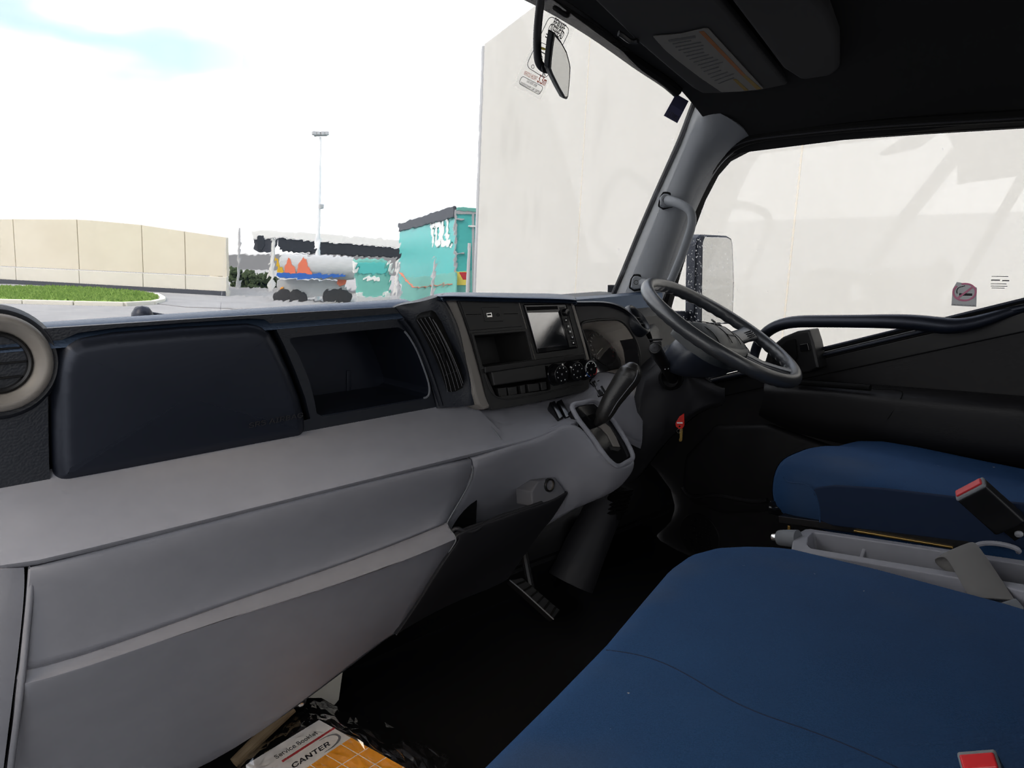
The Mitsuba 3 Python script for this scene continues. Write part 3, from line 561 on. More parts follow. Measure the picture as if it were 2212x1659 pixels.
for pts in ([(1188, 868), (1199, 865), (1218, 900), (1207, 905)], [(1204, 865), (1214, 862), (1234, 898), (1222, 902)], [(1276, 824), (1286, 821), (1304, 852), (1293, 857)], [(1288, 822), (1295, 820), (1312, 849), (1304, 853)]):
    c = A_(pts).mean(0); k = at_y(*c, 1.098 if c[0] < 1250 else 1.135)
    PL = Plane(k, (0, -.45, .9), (1, 0, 0))
    sw_ = part(dash, 'rocker_switch', slab(PL, pts, .006, .02, .003, .001), 'gloss_black')
    if c[0] > 1280 and c[0] < 1292: part(sw_, 'mark', slab(PL, [(1284, 827), (1289, 826), (1291, 832), (1286, 833)], .0065, .001, 0), 'grey_print', False)
# glovebox panel below the shelf: shallow upper field, a ledge that widens to the right, and a raked lower field
def gp(rows, Ys): return [[at_y(x, y, Y) for (x, y), Y in zip(r, ys)] for r, ys in zip(rows, Ys)]
rows = [[(66, 1226), (300, 1168), (540, 1106), (780, 1044), (1008, 990)],
        [(64, 1250), (300, 1190), (540, 1127), (782, 1066), (1019, 1010)],
        [(55, 1340), (280, 1290), (520, 1225), (770, 1150), (1000, 1068)],
        [(44, 1450), (260, 1388), (500, 1302), (730, 1222), (966, 1130)]]
Yr = [[1.072] * 5, [1.061] * 5, [1.066, 1.072, 1.080, 1.086, 1.088], [1.068, 1.077, 1.085, 1.089, 1.088]]
gbx = part(dash, 'glovebox', skin(gp(rows, Yr), .02, (0, 1, 0), 6, 2, 3), 'grey_plastic', 60, label='long grey glovebox panel with a slanting ledge')
rows = [[(44, 1450), (260, 1388), (500, 1302), (730, 1222), (966, 1130)],
        [(42, 1464), (257, 1402), (497, 1318), (728, 1240), (971, 1140)],
        [(40, 1478), (254, 1417), (494, 1337), (730, 1262), (985, 1164)]]
Yr = [[1.068, 1.077, 1.085, 1.089, 1.088], [1.066, 1.068, 1.070, 1.071, 1.070], [1.062, 1.056, 1.052, 1.050, 1.050]]
part(gbx, 'ledge', skin(gp(rows, Yr), .02, (0, 1, 0), 5, 2, 3), 'grey_plastic', 60)
rows = [[(40, 1478), (254, 1417), (494, 1337), (730, 1262), (985, 1164)],
        [(36, 1510), (246, 1450), (490, 1372), (735, 1290), (968, 1196)],
        [(26, 1600), (225, 1560), (470, 1500), (705, 1410), (915, 1282)],
        [(10, 1700), (200, 1720), (455, 1645), (735, 1456), (856, 1371)]]
Yr = [[1.062, 1.056, 1.052, 1.050, 1.050], [1.068, 1.067, 1.066, 1.066, 1.068], [1.105, 1.112, 1.114, 1.112, 1.106], [1.17, 1.185, 1.185, 1.178, 1.152]]
part(gbx, 'lower_field', skin(gp(rows, Yr), .02, (0, 1, 0), 6, 2, 3), 'grey_plastic', 60)
rim_l = [at_y(x, y, Y - .002) for x, y, Y in [(69, 1228, 1.070), (64, 1300, 1.066), (56, 1380, 1.067), (46, 1480, 1.064), (36, 1560, 1.075), (20, 1690, 1.11)]]
part(gbx, 'edge_roll', tube(spline(rim_l, 30), .0042, 8), 'grey_plastic', 60)
part(gbx, 'edge_line', tube(spline([at_y(x, y, Y - .0015) for x, y, Y in [(1010, 989, 1.07), (1020, 1008, 1.062), (1016, 1040, 1.075), (1000, 1070, 1.086), (978, 1108, 1.087), (966, 1131, 1.086), (971, 1143, 1.068), (985, 1165, 1.05), (978, 1180, 1.058), (950, 1226, 1.078), (910, 1290, 1.105), (856, 1371, 1.148)]], 70, k=2), .0013, 6), 'pillar_grey')
end = [[at_y(x, y, Y) for x, y, Y in r] for r in [[(-40, 1232, 1.075), (10, 1229, 1.07), (52, 1226, 1.072)], [(-50, 1330, 1.075), (0, 1330, 1.07), (48, 1330, 1.072)], [(-80, 1500, 1.085), (-20, 1500, 1.08), (28, 1500, 1.082)], [(-120, 1720, 1.12), (-50, 1720, 1.12), (0, 1720, 1.12)]]]
part(dash, 'end_panel', skin(end, .03, (0, 1, 0), 6), 'grey_plastic', 60)
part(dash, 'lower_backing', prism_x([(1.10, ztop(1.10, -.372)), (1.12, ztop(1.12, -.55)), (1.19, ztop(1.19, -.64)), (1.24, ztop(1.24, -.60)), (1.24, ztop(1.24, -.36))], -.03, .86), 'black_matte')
# centre lower panel with a pocket and the housing of the gear selector
C1 = [[(1012, 988, 1.070), (1092, 966, 1.060), (1160, 944, 1.055), (1234, 917, 1.030), (1285, 958, 1.010), (1330, 1004, .985), (1368, 994, .985)],
      [(1022, 1010, 1.062), (1090, 990, 1.052), (1158, 970, 1.050), (1232, 945, 1.030), (1285, 985, 1.010), (1331, 1016, .985), (1369, 1006, .985)],
      [(1002, 1070, 1.088), (1070, 1055, 1.10), (1145, 1030, 1.085), (1228, 1010, 1.050), (1285, 1030, 1.025), (1328, 1040, 1.005), (1362, 1024, 1.010)],
      [(968, 1130, 1.10), (1060, 1110, 1.155), (1140, 1090, 1.14), (1224, 1070, 1.070), (1278, 1068, 1.050), (1310, 1066, 1.035), (1340, 1050, 1.040)],
      [(960, 1170, 1.11), (1050, 1170, 1.165), (1130, 1160, 1.15), (1220, 1112, 1.095), (1250, 1096, 1.085), (1290, 1078, 1.075), (1318, 1063, 1.08)]]
clp = part(dash, 'centre_lower_panel', skin([[at_y(*p) for p in r] for r in C1], .012, (0, 1, 0), 6, 2, 2), 'grey_plastic', 50)
C2 = [[(985, 1165, 1.050), (1000, 1147, 1.050), (1060, 1126, 1.050), (1120, 1104, 1.050), (1175, 1086, 1.055), (1222, 1064, 1.06)],
      [(987, 1172, 1.052), (1010, 1160, 1.046), (1062, 1142, 1.046), (1120, 1121, 1.046), (1174, 1102, 1.053), (1221, 1076, 1.060)],
      [(950, 1226, 1.072), (985, 1218, 1.068), (1035, 1205, 1.070), (1090, 1180, 1.075), (1145, 1150, 1.08), (1190, 1124, 1.085)],
      [(905, 1298, 1.105), (940, 1285, 1.105), (990, 1262, 1.11), (1050, 1232, 1.115), (1110, 1196, 1.115), (1168, 1150, 1.11)],
      [(856, 1371, 1.14), (890, 1350, 1.14), (940, 1322, 1.145), (1000, 1294, 1.15), (1060, 1270, 1.15), (1098, 1250, 1.15)]]
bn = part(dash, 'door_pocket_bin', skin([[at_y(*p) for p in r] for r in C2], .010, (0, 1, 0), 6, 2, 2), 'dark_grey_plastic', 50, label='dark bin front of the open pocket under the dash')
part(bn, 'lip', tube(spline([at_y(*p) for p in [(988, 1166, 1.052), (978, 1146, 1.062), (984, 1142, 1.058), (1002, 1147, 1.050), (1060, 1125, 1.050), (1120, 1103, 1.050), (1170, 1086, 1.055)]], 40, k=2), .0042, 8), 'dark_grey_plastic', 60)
blk = Plane(at_y(1190, 1056, 1.060), (0, -1, .12), (1, 0, 0))
soc = part(dash, 'socket_block', slab(blk, [(1148, 1062), (1163, 1040), (1200, 1032), (1224, 1064), (1178, 1092), (1150, 1096)], 0, .05, .004, .004), 'block_grey')
so = blk.at(1187, 1048, .001)
part(soc, 'power_socket', lathe(so, blk.n, [(.0150, -.004), (.0150, .001), (.0138, .0028), (.0122, .0015), (.0115, -.03), (.001, -.031)], 36), 'black_plastic', 35)
part(soc, 'socket_ring', lathe(so, blk.n, [(.0122, .0005), (.0122, .0022), (.0108, .0022), (.0106, -.004)], 36), 'bronze_ring', 35)
# ------------------------------------------------------------------ the yard outside; it leans a few degrees against the cab, which stands on a cambered road
OU = unit(ROT @ A_([.045, 1, -246.5 / FP])); _w = A_([440 - CX, CY - 553, FP]); OW = ROT @ unit(_w); OW = unit(OW - OU * (OW @ OU)); ON = np.cross(OW, OU)
HG = 1.95                                     # eye above the yard
def yard(a, b, c): return EYE + a * ON + b * OW + (c - HG) * OU
def on_ground(px, py, c=0.): d = ray(px, py); return EYE + d * ((c - HG) / (d @ OU))
def upright(px, dist):                        # an upright plane facing the cab at this distance along the ground
    d = ray(px, 560); d = d - OU * (d @ OU); d = unit(d); return Plane(EYE + d * dist - OU * HG, -d, np.cross(d, OU))
def yard_plane(p, n_in, u): return Plane(p, n_in, u)
scene['concrete_wall'] = two(bump(prin(mikit.proc(lambda p, n, uv: MIX(MIX((.55, .545, .515), (.60, .595, .57), F(p.x * .7, p.y * .7, p.z * .25, 4)), (.47, .465, .44), S(.6, .85, F(p.x * 1.3 + 7, p.y * 1.3, p.z * .5)) * .35)), .85, .2), lambda p, n, uv: 1.5e-3 * F(p.x * 9, p.y * 9, p.z * 9), eps=4e-3))
scene['cream_concrete'] = two(prin(mikit.proc(lambda p, n, uv: MIX((.60, .55, .45), (.68, .64, .54), F(p.x * .5, p.y * .5, p.z * .6, 4))), .85, .2))
scene['pale_concrete'] = two(prin(mikit.proc(lambda p, n, uv: MIX((.60, .58, .51), (.67, .65, .58), F(p.x * .5, p.y * .5, p.z * .6, 4))), .85, .2))
scene['joint_seal'] = two(prin((.62, .58, .50), .8, .2))
scene['yard_concrete'] = two(prin(mikit.proc(lambda p, n, uv: MIX((.24, .24, .245), (.31, .307, .305), F(p.x * 1.5, p.y * 1.5, 1.0, 5))), .85, .2))
scene['asphalt'] = two(prin(mikit.proc(lambda p, n, uv: MIX((.22, .22, .225), (.30, .30, .305), F(p.x * .9, p.y * .9, 4.0, 5))), .85, .2))
scene['grass'] = two(prin(mikit.proc(lambda p, n, uv: MIX((.14, .24, .05), (.26, .37, .11), N(p.x * 5, p.y * 5, p.z * 5))), .9, .1))
scene['teal_paint'] = two(prin((.075, .44, .425), .4, .4))
scene['teal_dark'] = two(prin((.15, .42, .37), .5, .3))
scene['white_paint'] = two(prin((.75, .75, .74), .4, .4))
scene['hazed_mast_paint'] = two(prin((.80, .81, .84), .5, .3))  # paled to stand for the bright veil of the wet glass
scene['grey_paint'] = two(prin((.48, .49, .50), .5, .3))
scene['steel'] = two(prin((.45, .46, .48), .4, .4, .4))
scene['shed_dark'] = two(prin((.035, .04, .05), .8, .2))
scene['hedge_leaf'] = two(prin((.06, .085, .04), .8, .2))
scene['tyre'] = two(prin((.05, .05, .052), .8, .2))
scene['gutter_dark'] = two(prin((.06, .065, .08), .6, .3))

gr = struct('ground', 'paved yard in front of the truck')
part(gr, 'paving', loft([[yard(-70, -12, c), yard(60, -12, c), yard(60, 130, c), yard(-70, 130, c)] for c in (-.4, 0.)]), 'yard_concrete', False)
road = spline([on_ground(x, y) for x, y in [(-160, 618), (100, 621), (260, 626), (400, 632), (520, 637), (640, 645)]], 20), spline([on_ground(x, y) for x, y in [(330, 669), (345, 662), (365, 655), (460, 660), (560, 668), (700, 676)]], 20)
pts = [on_ground(x, y) for x, y in [(-200, 611), (100, 616), (300, 627), (490, 641), (760, 656), (1000, 662), (900, 675), (620, 672), (400, 664), (340, 657), (322, 644), (200, 626), (0, 623), (-200, 622)]]
GP = Plane(yard(0, 0, 0), OU, ON)
part(gr, 'asphalt_road', slab(GP, [tuple(GP.two(p)) for p in pts], .03, .06, .01, raw=True), 'asphalt')
gpx = [(-200, 626), (0, 625), (120, 625), (200, 628), (280, 634), (330, 641), (343, 648), (326, 656), (280, 659), (160, 657), (0, 653), (-200, 650)]
g2 = [tuple(GP.two(on_ground(x, y))) for x, y in gpx]
lawn = thing('grass_strip', 'green grass island with a kerb beside the yard road', 'grass', kind='stuff')
base = slab(GP, g2, .13, .14, .06, raw=True, rnd=.2)
poly = Polygon(g2); blades = []
gr_rng = np.random.default_rng(3); mnx, mny, mxx, mxy = poly.bounds
tuft = []
while len(tuft) < 9000:
    q = (gr_rng.uniform(max(mnx, -14), mxx), gr_rng.uniform(mny, mxy))
    if poly.contains(shapely.Point(q)): tuft.append(q)
tb = GP.three(A_(tuft), .12); th = gr_rng.uniform(0, 6.28, len(tb)); hh = gr_rng.uniform(.05, .14, len(tb)); ww = gr_rng.uniform(.03, .07, len(tb))
dx = np.cos(th)[:, None] * ON + np.sin(th)[:, None] * OW
bv = np.stack([tb - dx * ww[:, None], tb + dx * ww[:, None], tb + OU * hh[:, None] + dx[:, ::-1] * .02], 1).reshape(-1, 3)
scene[lawn] = mikit.ply(cat(base, trimesh.Trimesh(bv, np.arange(len(bv)).reshape(-1, 3), process=False)), 'grass', False)
kp = spline([on_ground(x, y) for x, y in [(-200, 653), (0, 655), (160, 659), (285, 661), (334, 657), (352, 648), (338, 640)]], 60)
kerb = thing('kerb', 'pale concrete kerb edging the grass island', 'kerb')
kd = np.r_[0, np.cumsum(np.linalg.norm(np.diff(kp, axis=0), axis=1))]
for s0 in np.arange(0, kd[-1] - .6, 1.6):
    q = [A_([np.interp(s, kd, kp[:, k]) for k in range(3)]) for s in (s0 + .01, s0 + 1.58)]
    part(kerb, 'kerb_stone', bar(q[0] + OU * .06, q[1] + OU * .06, .22, .18, up=OU, r=.03), 'pale_concrete')

# the big tilt-up concrete building beside the truck
bw = struct('wall_right', 'tall pale concrete panel wall beside the truck')
WA, HT = 8.0, 6.76 + HG
def wall_panel(b0, b1):
    g = .012
    s = Plane(yard(WA, 0, 0), -ON, OW)
    sg = 1 if np.dot(s.v, OU) > 0 else -1
    return slab(s, [(b0 + g, 0.), (b1 - g, 0.), (b1 - g, sg * HT), (b0 + g, sg * HT)], 0., .18, .012, raw=True)
edges = [21.55, 14.83, 8.19, 1.55, -5.1, -11.7]
for b1, b0 in zip(edges[:-1], edges[1:]): part(bw, 'panel', wall_panel(b0, b1), 'concrete_wall')
for b in edges[1:-1]: part(bw, 'joint', bar(yard(WA + .006, b, 0), yard(WA + .006, b, HT), .034, .018, up=ON, r=.002), 'joint_seal')
part(bw, 'return_wall', loft([[yard(WA + .16, 21.5, c), yard(WA + 30, 21.5, c), yard(WA + 30, 21.3, c), yard(WA + .16, 21.3, c)] for c in (0, HT)]), 'concrete_wall', False)
part(bw, 'downpipe', tube([yard(WA + .02, 21.64, 0), yard(WA + .02, 21.64, HT - .05)], .07, 10), 'steel')

# far boundary building of pale panels on the left
fa, fb = on_ground(-230, 600), on_ground(490, 640); fd = unit(fb - fa); fn = np.cross(fd, OU); fn *= np.sign(fn @ (EYE - fa)); FPL = Plane(fa, fn, fd); sg = 1 if FPL.v @ OU > 0 else -1
fw = struct('wall_front_far', 'low cream concrete building across the yard')
tops = [(-230, 476), (33, 473), (180, 474), (300, 485), (490, 513)]
def ftop(u):
    q = [FPL.two(FPL.at(x, y)) for x, y in tops]; return np.interp(u, [a[0] for a in q], [abs(a[1]) for a in q])
us = [FPL.two(FPL.at(x, 560))[0] for x in (-230, -90, 33, 170, 308, 400, 490)]
lvl = lambda f: (lambda u: np.interp(u, [us[2], us[-1]], [abs(FPL.two(FPL.at(33, y0))[1]) for y0 in (f[0],)] + [abs(FPL.two(FPL.at(490, f[1]))[1])]))
mid = lvl((577, 598))
for u0, u1 in zip(us[:-1], us[1:]):
    k = 5; uu = np.linspace(u0 + .02, u1 - .02, k)
    low = [(u, 0) for u in uu] + [(u, sg * (mid(u) - .02)) for u in uu[::-1]]
    hi_ = [(u, sg * (mid(u) + .02)) for u in uu] + [(u, sg * ftop(u)) for u in uu[::-1]]
    part(fw, 'lower_panel', slab(FPL, low, .04, .2, .02, raw=True), 'pale_concrete')
    part(fw, 'upper_panel', slab(FPL, hi_, 0, .2, .02, raw=True), 'cream_concrete')
part(fw, 'side_return', loft([[fb, fb - fn * 8 - fd * 6, fb - fn * 8 - fd * 6.2, fb - fd * .2], [q + OU * ftop(us[-1]) for q in (fb, fb - fn * 8 - fd * 6, fb - fn * 8 - fd * 6.2, fb - fd * .2)]]), 'cream_concrete', False)
part(fw, 'plinth', bar(fa + fn * .12 + OU * .12, fb + fn * .12 + OU * .12, .10, .26, up=OU, r=.01), 'gutter_dark')

# open-sided shed, light mast, tanker, teal lorry cab, teal trailer, hedge, posts
def quad_box(pl, px, depth, top=0.): return slab(pl, px, top, depth, .02)
shp = upright(700, 46)
shed = thing('canopy_shed', 'open sided loading shed with pale fascia and dark underside', 'shed')
part(shed, 'fascia', quad_box(shp, [(543, 499), (582, 497), (700, 505), (866, 519), (868, 535), (700, 522), (600, 513), (546, 516)], .4), 'white_paint')
part(shed, 'soffit', quad_box(shp, [(601, 514), (700, 523), (868, 536), (868, 556), (700, 548), (604, 540)], 6., -.1), 'shed_dark')
part(shed, 'gable', quad_box(shp, [(547, 517), (600, 514), (600, 530), (580, 545), (560, 545), (550, 540)], .5, -.2), 'gutter_dark')
part(shed, 'louvre', slab(shp, [(556, 508), (570, 508), (572, 530), (564, 542), (556, 536)], .1, .3, .05, rnd=.1), 'shed_dark')
for x, y in ((590, 515), (861, 540)): part(shed, 'column', tube([shp.at(x, y, -.3), on_ground(x - 4, 656) * 0 + shp.at(x - 5, 645, -.3)], .16, 10), 'white_paint')
lp = upright(690, 38)
mast = thing('light_mast', 'tall slender floodlight mast above the shed', 'light pole')
part(mast, 'pole', tube([lp.at(684, 662), lp.at(686, 560), lp.at(688, 460), lp.at(690, 380), lp.at(692, 296)], [.13, .12, .10, .08, .06], 12), 'hazed_mast_paint')
part(mast, 'crossarm', bar(lp.at(678, 293), lp.at(706, 292), .08, .08, r=.02), 'steel')
for x in (679, 687, 697, 705): part(mast, 'floodlight', rbox(lp.at(x, 288, .12), (.10, .10, .09), .03), 'steel')
part(mast, 'camera_box', rbox(lp.at(694, 446, .1), (.09, .09, .12), .03), 'steel')
tp = upright(680, 36)
tank = thing('tanker_trailer', 'grey tank trailer with orange triangles under the shed roof', 'trailer')
A1, A2 = tp.at(604, 574, .4), tp.at(768, 580, .4)
part(tank, 'tank', tube([A1, A1 + (A2 - A1) * .02, A1 + (A2 - A1) * .98, A2], [.35, .56, .56, .35], 20), 'grey_paint', 40)
for pts, m in (([(597, 553), (600, 588), (612, 589)], 'amber_print'), ([(624, 555), (613, 589), (639, 590)], 'vermilion_print'), ([(656, 555), (640, 590), (674, 591)], 'vermilion_print')):
    part(tank, 'triangle', slab(tp, pts, .98, .03, .004), m, False)
part(tank, 'lettering_band', slab(tp, [(600, 589), (640, 590), (680, 591), (745, 593), (745, 597), (680, 602), (640, 603), (600, 597)], .98, .04, .005), 'blue_print', False)
part(tank, 'skirt', quad_box(tp, [(596, 604), (746, 606), (748, 640), (598, 642)], 1.2, .2), 'grey_paint')
for x in (612, 640, 720, 740): part(tank, 'wheel', lathe(tp.at(x, 646, .35), tp.n, [(.001, .12), (.25, .12), (.45, .08), (.48, -.1), (.001, -.12)], 24), 'tyre')
part(tank, 'tail_light', quad_box(tp, [(606, 621), (613, 621), (613, 625), (606, 625)], .1, .3), 'orange_print')
part(tank, 'marker_board', quad_box(tp, [(729, 600), (747, 600), (747, 616), (729, 616)], .1, .4), 'vermilion_print')
cp = upright(800, 31)
cab = thing('lorry_cab', 'teal lorry cab parked between tank trailer and teal trailer', 'truck')
part(cab, 'body', slab(cp, [(764, 564), (776, 559), (828, 560), (838, 566), (842, 600), (844, 656), (772, 656), (768, 610)], 0, 1.8, .10, rnd=.05), 'teal_dark')
part(cab, 'windscreen', slab(cp, [(772, 567), (832, 567), (834, 592), (774, 592)], .05, .12, .02, rnd=.05), 'teal_paint')
part(cab, 'grille', slab(cp, [(782, 598), (820, 598), (822, 606), (784, 606)], .04, .1, .02), 'white_paint')
for x in (776, 834): part(cab, 'mirror', rbox(cp.at(x + (-9 if x < 800 else 9), 578, .1), (.08, .06, .22), .03), 'white_paint')
for x in (778, 836): part(cab, 'lamp', rbox(cp.at(x, 636, .03), (.14, .04, .08), .02), 'white_paint')
part(cab, 'bumper', slab(cp, [(770, 640), (845, 640), (846, 662), (771, 662)], .12, .3, .05), 'grey_paint')
# trailer: side wall recedes to the left, rear doors face us
rc = upright(985, 27); RT = rc.at(985, 448); RB = rc.at(985, 690); HTR = abs((RT - RB) @ OU)
lt = upright(864, 40.5).at(864, 494); rr_ = ray(1075, 560); rr_ = unit(rr_ - OU * (rr_ @ OU))
sd = lt - RT; sd = unit(sd - OU * (sd @ OU)); Ls = abs((lt - RT) @ sd); bd = np.cross(OU, sd); bd *= np.sign(bd @ (RT - EYE)) if abs(bd @ unit(RT - EYE)) > .2 else 1
if bd @ ON < 0: bd = -bd
TS = Plane(RT, -bd if (-bd) @ (EYE - RT) > 0 else bd, sd); TR = Plane(RT, -sd, bd)
if TR.n @ (EYE - RT) < 0: TR = Plane(RT, sd, bd)
tl = thing('box_trailer', 'big teal curtain sided trailer with white lettering behind the wall end', 'trailer')
def base_c(c): return [RT + bd * .0, RT + bd * 2.5, RT + bd * 2.5 + sd * Ls, RT + sd * Ls]
body = loft([[q - OU * h for q in base_c(0)] for h in (HTR - .9, .0)])
part(tl, 'body', body, 'teal_paint', False)
part(tl, 'roof_rail', bar(RT + OU * .0 - bd * .05 - OU * .16, RT + sd * Ls - bd * .05 - OU * .16, .10, .42, up=OU, r=.02), 'gutter_dark')
part(tl, 'roof_rail', bar(RT - sd * .04 - OU * .05, RT + bd * 2.5 - sd * .04 - OU * .05, .10, .14, up=OU, r=.02), 'teal_dark')
sp = lambda x, y, h=0.: TS.at(x, y, h)
lo_, hi2 = sp(929, 531, .01), sp(974, 529, .01)
_lt = lettering('TOLL', lo_, hi2 - lo_, OU, width=np.linalg.norm(hi2 - lo_), height=np.linalg.norm(sp(926, 494) - sp(929, 534)), depth=.02, bold=True)
def shifted(m, v): q = m.copy(); q.vertices = q.vertices + v; return q
part(tl, 'lettering', cat(*[shifted(_lt, unit(hi2 - lo_) * x + OU * y) for x, y in ((0, 0), (.10, 0), (-.10, 0), (0, .06), (0, -.06))]), 'white_paint', False, label='white company lettering')
stripe = spline([sp(x, y, .02) for x, y in [(866, 590), (874, 601), (884, 612), (892, 619), (904, 621), (930, 618), (960, 615), (978, 613)]], 30, k=2)
part(tl, 'orange_stripe', tube(stripe, .07, 6, flat=.3), 'vermilion_print')
part(tl, 'side_skirt', slab(TS, [(866, 596), (884, 600), (930, 594), (984, 588), (984, 660), (866, 650)], .02, .05, .01), 'teal_dark')
for x in (984, 1022): part(tl, 'corner_post', bar(TR.at(x, 452, .03), TR.at(x, 650, .03), .09, .06, up=TR.n, r=.01), 'steel')
part(tl, 'top_frame', bar(TR.at(986, 459, .03), TR.at(1040, 459, .03), .12, .06, up=TR.n, r=.01), 'steel')
for y in (474, 547): part(tl, 'hinge', bar(TR.at(985, y, .06), TR.at(1003, y, .06), .06, .12, up=TR.n, r=.02), 'steel')
for x, y in ((1016, 489),): part(tl, 'latch', bar(TR.at(x - 4, y, .06), TR.at(x + 14, y, .06), .06, .16, up=TR.n, r=.02), 'white_paint')
part(tl, 'lock_rod', bar(TR.at(1013, 525, .06), TR.at(1013, 630, .06), .06, .05, up=TR.n, r=.01), 'steel')
part(tl, 'bumper', slab(TR, [(982, 586), (1026, 584), (1026, 650), (982, 650)], .05, .08, .02), 'teal_dark')
part(tl, 'marker_board', slab(TR, [(985, 587), (1009, 587), (1009, 616), (985, 616)], .09, .04, .005), 'yellow_print')
part(tl, 'marker_stripe', slab(TR, [(992, 588), (1009, 588), (1009, 604), (1000, 604)], .10, .02, .003), 'red_print')
for k in range(3): part(tl, 'wheel', lathe(RT + bd * .2 + sd * (1.5 + 1.3 * k) - OU * (HTR - .45), bd, [(.001, -.15), (.3, -.15), (.48, -.1), (.5, .15), (.001, .18)], 24), 'tyre')
hp = upright(520, 52)
hed = thing('hedge', 'dull green scrub in the gap beside the cream building', 'hedge', kind='stuff')
h_rng = np.random.default_rng(5); hm = []
for k in range(420):
    x = h_rng.uniform(496, 600); y = h_rng.uniform(578 + (x - 496) * .22, 646); c = hp.at(x, y, h_rng.uniform(-1, 1)); s = h_rng.uniform(.12, .3)
    m = trimesh.creation.icosphere(0); m.vertices = m.vertices * s * h_rng.uniform(.6, 1.2, 3) + c; hm.append(m)
scene[hed] = mikit.ply(cat(*hm), 'hedge_leaf', False)
pp = upright(517, 50)
single('lamp_post', tube([pp.at(514, 640), pp.at(516, 560), pp.at(517, 492)], [.10, .09, .07], 8), 'grey_paint', 'thin grey post in the gap beside the cream building', 'post')
for (x, y0, x1, y1, d), where in zip([(941, 556, 931, 656, 22), (1014, 525, 1008, 656, 20.), (861, 570, 859, 655, 26)], ('in front of the middle of the teal trailer', 'close to the end of the tall wall', 'at the left edge of the teal trailer')):
    q = upright(x, d); single('fence_post', tube([q.at(x1, y1), q.at(x, y0)], .045, 8), 'steel', f'thin steel fence post {where}', 'post', 'steel fence posts before the teal trailer')

# washer nozzle just outside the windscreen
nz = at_y(305, 664, 1.76)
noz = thing('wiper_pivot', 'small dark wiper pivot cap outside the windscreen foot', 'wiper')
part(noz, 'cap', lathe(nz - A_([0, 0, .03]), (0, -.2, 1), [(.022, -.06), (.024, .0), (.022, .018), (.015, .030), (.001, .034)], 20), 'navy_smooth', 50)
part(noz, 'arm', bar(nz + A_([.0, 0, -.012]), nz + A_([.06, .02, -.028]), .014, .012, r=.004), 'navy_smooth')
# ------------------------------------------------------------------ driver's side: cluster, column, wheel, selector
CPN = Plane(at_y(1256, 698, 1.20), (0, -1, .16), (1, 0, 0))
op = [(1256, 699), (1270, 694), (1292, 691), (1316, 690), (1334, 691), (1344, 696), (1354, 706), (1369, 730), (1378, 754), (1382, 782), (1379, 802), (1336, 814), (1306, 826), (1288, 818), (1276, 780), (1265, 738)]
out = [(1242, 655), (1260, 652), (1292, 653), (1320, 657), (1342, 663), (1364, 676), (1384, 702), (1404, 738), (1412, 762), (1410, 800), (1388, 818), (1345, 826), (1308, 836), (1280, 828), (1268, 790), (1254, 720)]
ch = part(dash, 'cluster_hood', slab(CPN, out, .0, .05, .0022, holes=[op], rnd=.004, hrnd=.006, seg=4), 'dark_grey_plastic', 40)
part(ch, 'lip', tube(spline(CPN.three(CPN.px(op), .0015), 80, closed=True), .0035, 8, closed=True), 'stack_plastic', 60)
part(dash, 'cluster_roof', skin([[at_y(x, y, Y) for x, y, Y in r] for r in [[(1225, 652, 1.42), (1292, 652, 1.42), (1345, 664, 1.42), (1385, 705, 1.40)], [(1232, 650, 1.30), (1292, 650.5, 1.30), (1344, 661, 1.30), (1386, 702, 1.29)], [(1238, 650, 1.215), (1292, 651, 1.212), (1343, 662, 1.21), (1388, 706, 1.205)], [(1241, 656, 1.203), (1292, 656, 1.203), (1342, 666, 1.203), (1386, 708, 1.203)]]], .006, (0, .3, -1), 7, 2, 3), 'navy_plastic', 50)
c_ = ring_poly(CPN.px(op), .006); cm = A_(Polygon(c_).centroid.coords[0])
tilt = lambda q, d: CPN.three(q, 0) + A_([0, 1, -.10]) * d
q_ = cm + (c_ - cm) * A_([.95, .92]) + A_([.010, .002])
GPL = Plane(tilt(q_, .060).mean(0), (.07, -.96, .58), (1, 0, 0)); gq = A_([GPL.two(p) for p in tilt(q_, .060)])
wall_in = loft([CPN.three(c_, -.001), GPL.three(gq, -.02)], cap=False)
part(ch, 'inner_wall', wall_in, 'gauge_bezel', 50)
ic = thing('instrument_cluster', 'instrument cluster with dark gauge faces behind a clear lens', 'gauge cluster')
part(ic, 'gauge_panel', trimesh.Trimesh(GPL.three(gq, -.022), ears([gq]), process=False), 'gauge_face')
gx0, gx1 = gq[:, 0].min(), gq[:, 0].max(); gy0, gy1 = gq[:, 1].min(), gq[:, 1].max()
for k, gx in enumerate((.30, .72)):
    gc = A_([gx0 + (gx1 - gx0) * gx, (gy0 + gy1) / 2 + .006]); R_ = .048
    d_ = part(ic, 'dial', lathe(GPL.three(gc, -.0215)[0], GPL.n, [(R_ + .004, 0), (R_ + .003, .003), (R_, .003), (R_ - .001, .0008), (.001, .0008)], 48), 'gauge_face', 40)
    for a in np.linspace(-.7, 3.84, 15):
        r0, r1 = R_ - .010, R_ - .004
        part(d_, 'tick', bar(GPL.three(gc + r0 * A_([math.cos(a), math.sin(a)]), -.0200)[0], GPL.three(gc + r1 * A_([math.cos(a), math.sin(a)]), -.0200)[0], .0012, .0008, up=GPL.n, r=.0002), 'red_print' if a < .5 and k else 'white_print', False)
    a = 3.6
    part(d_, 'needle', bar(GPL.three(gc, -.019)[0], GPL.three(gc + (R_ - .006) * A_([math.cos(a), math.sin(a)]), -.019)[0], .0018, .001, up=GPL.n, r=.0003), 'white_print')
part(ic, 'lens', trimesh.Trimesh(GPL.three(gq, -.004), ears([gq]), process=False), 'shiny_lens', label='clear cover lens')
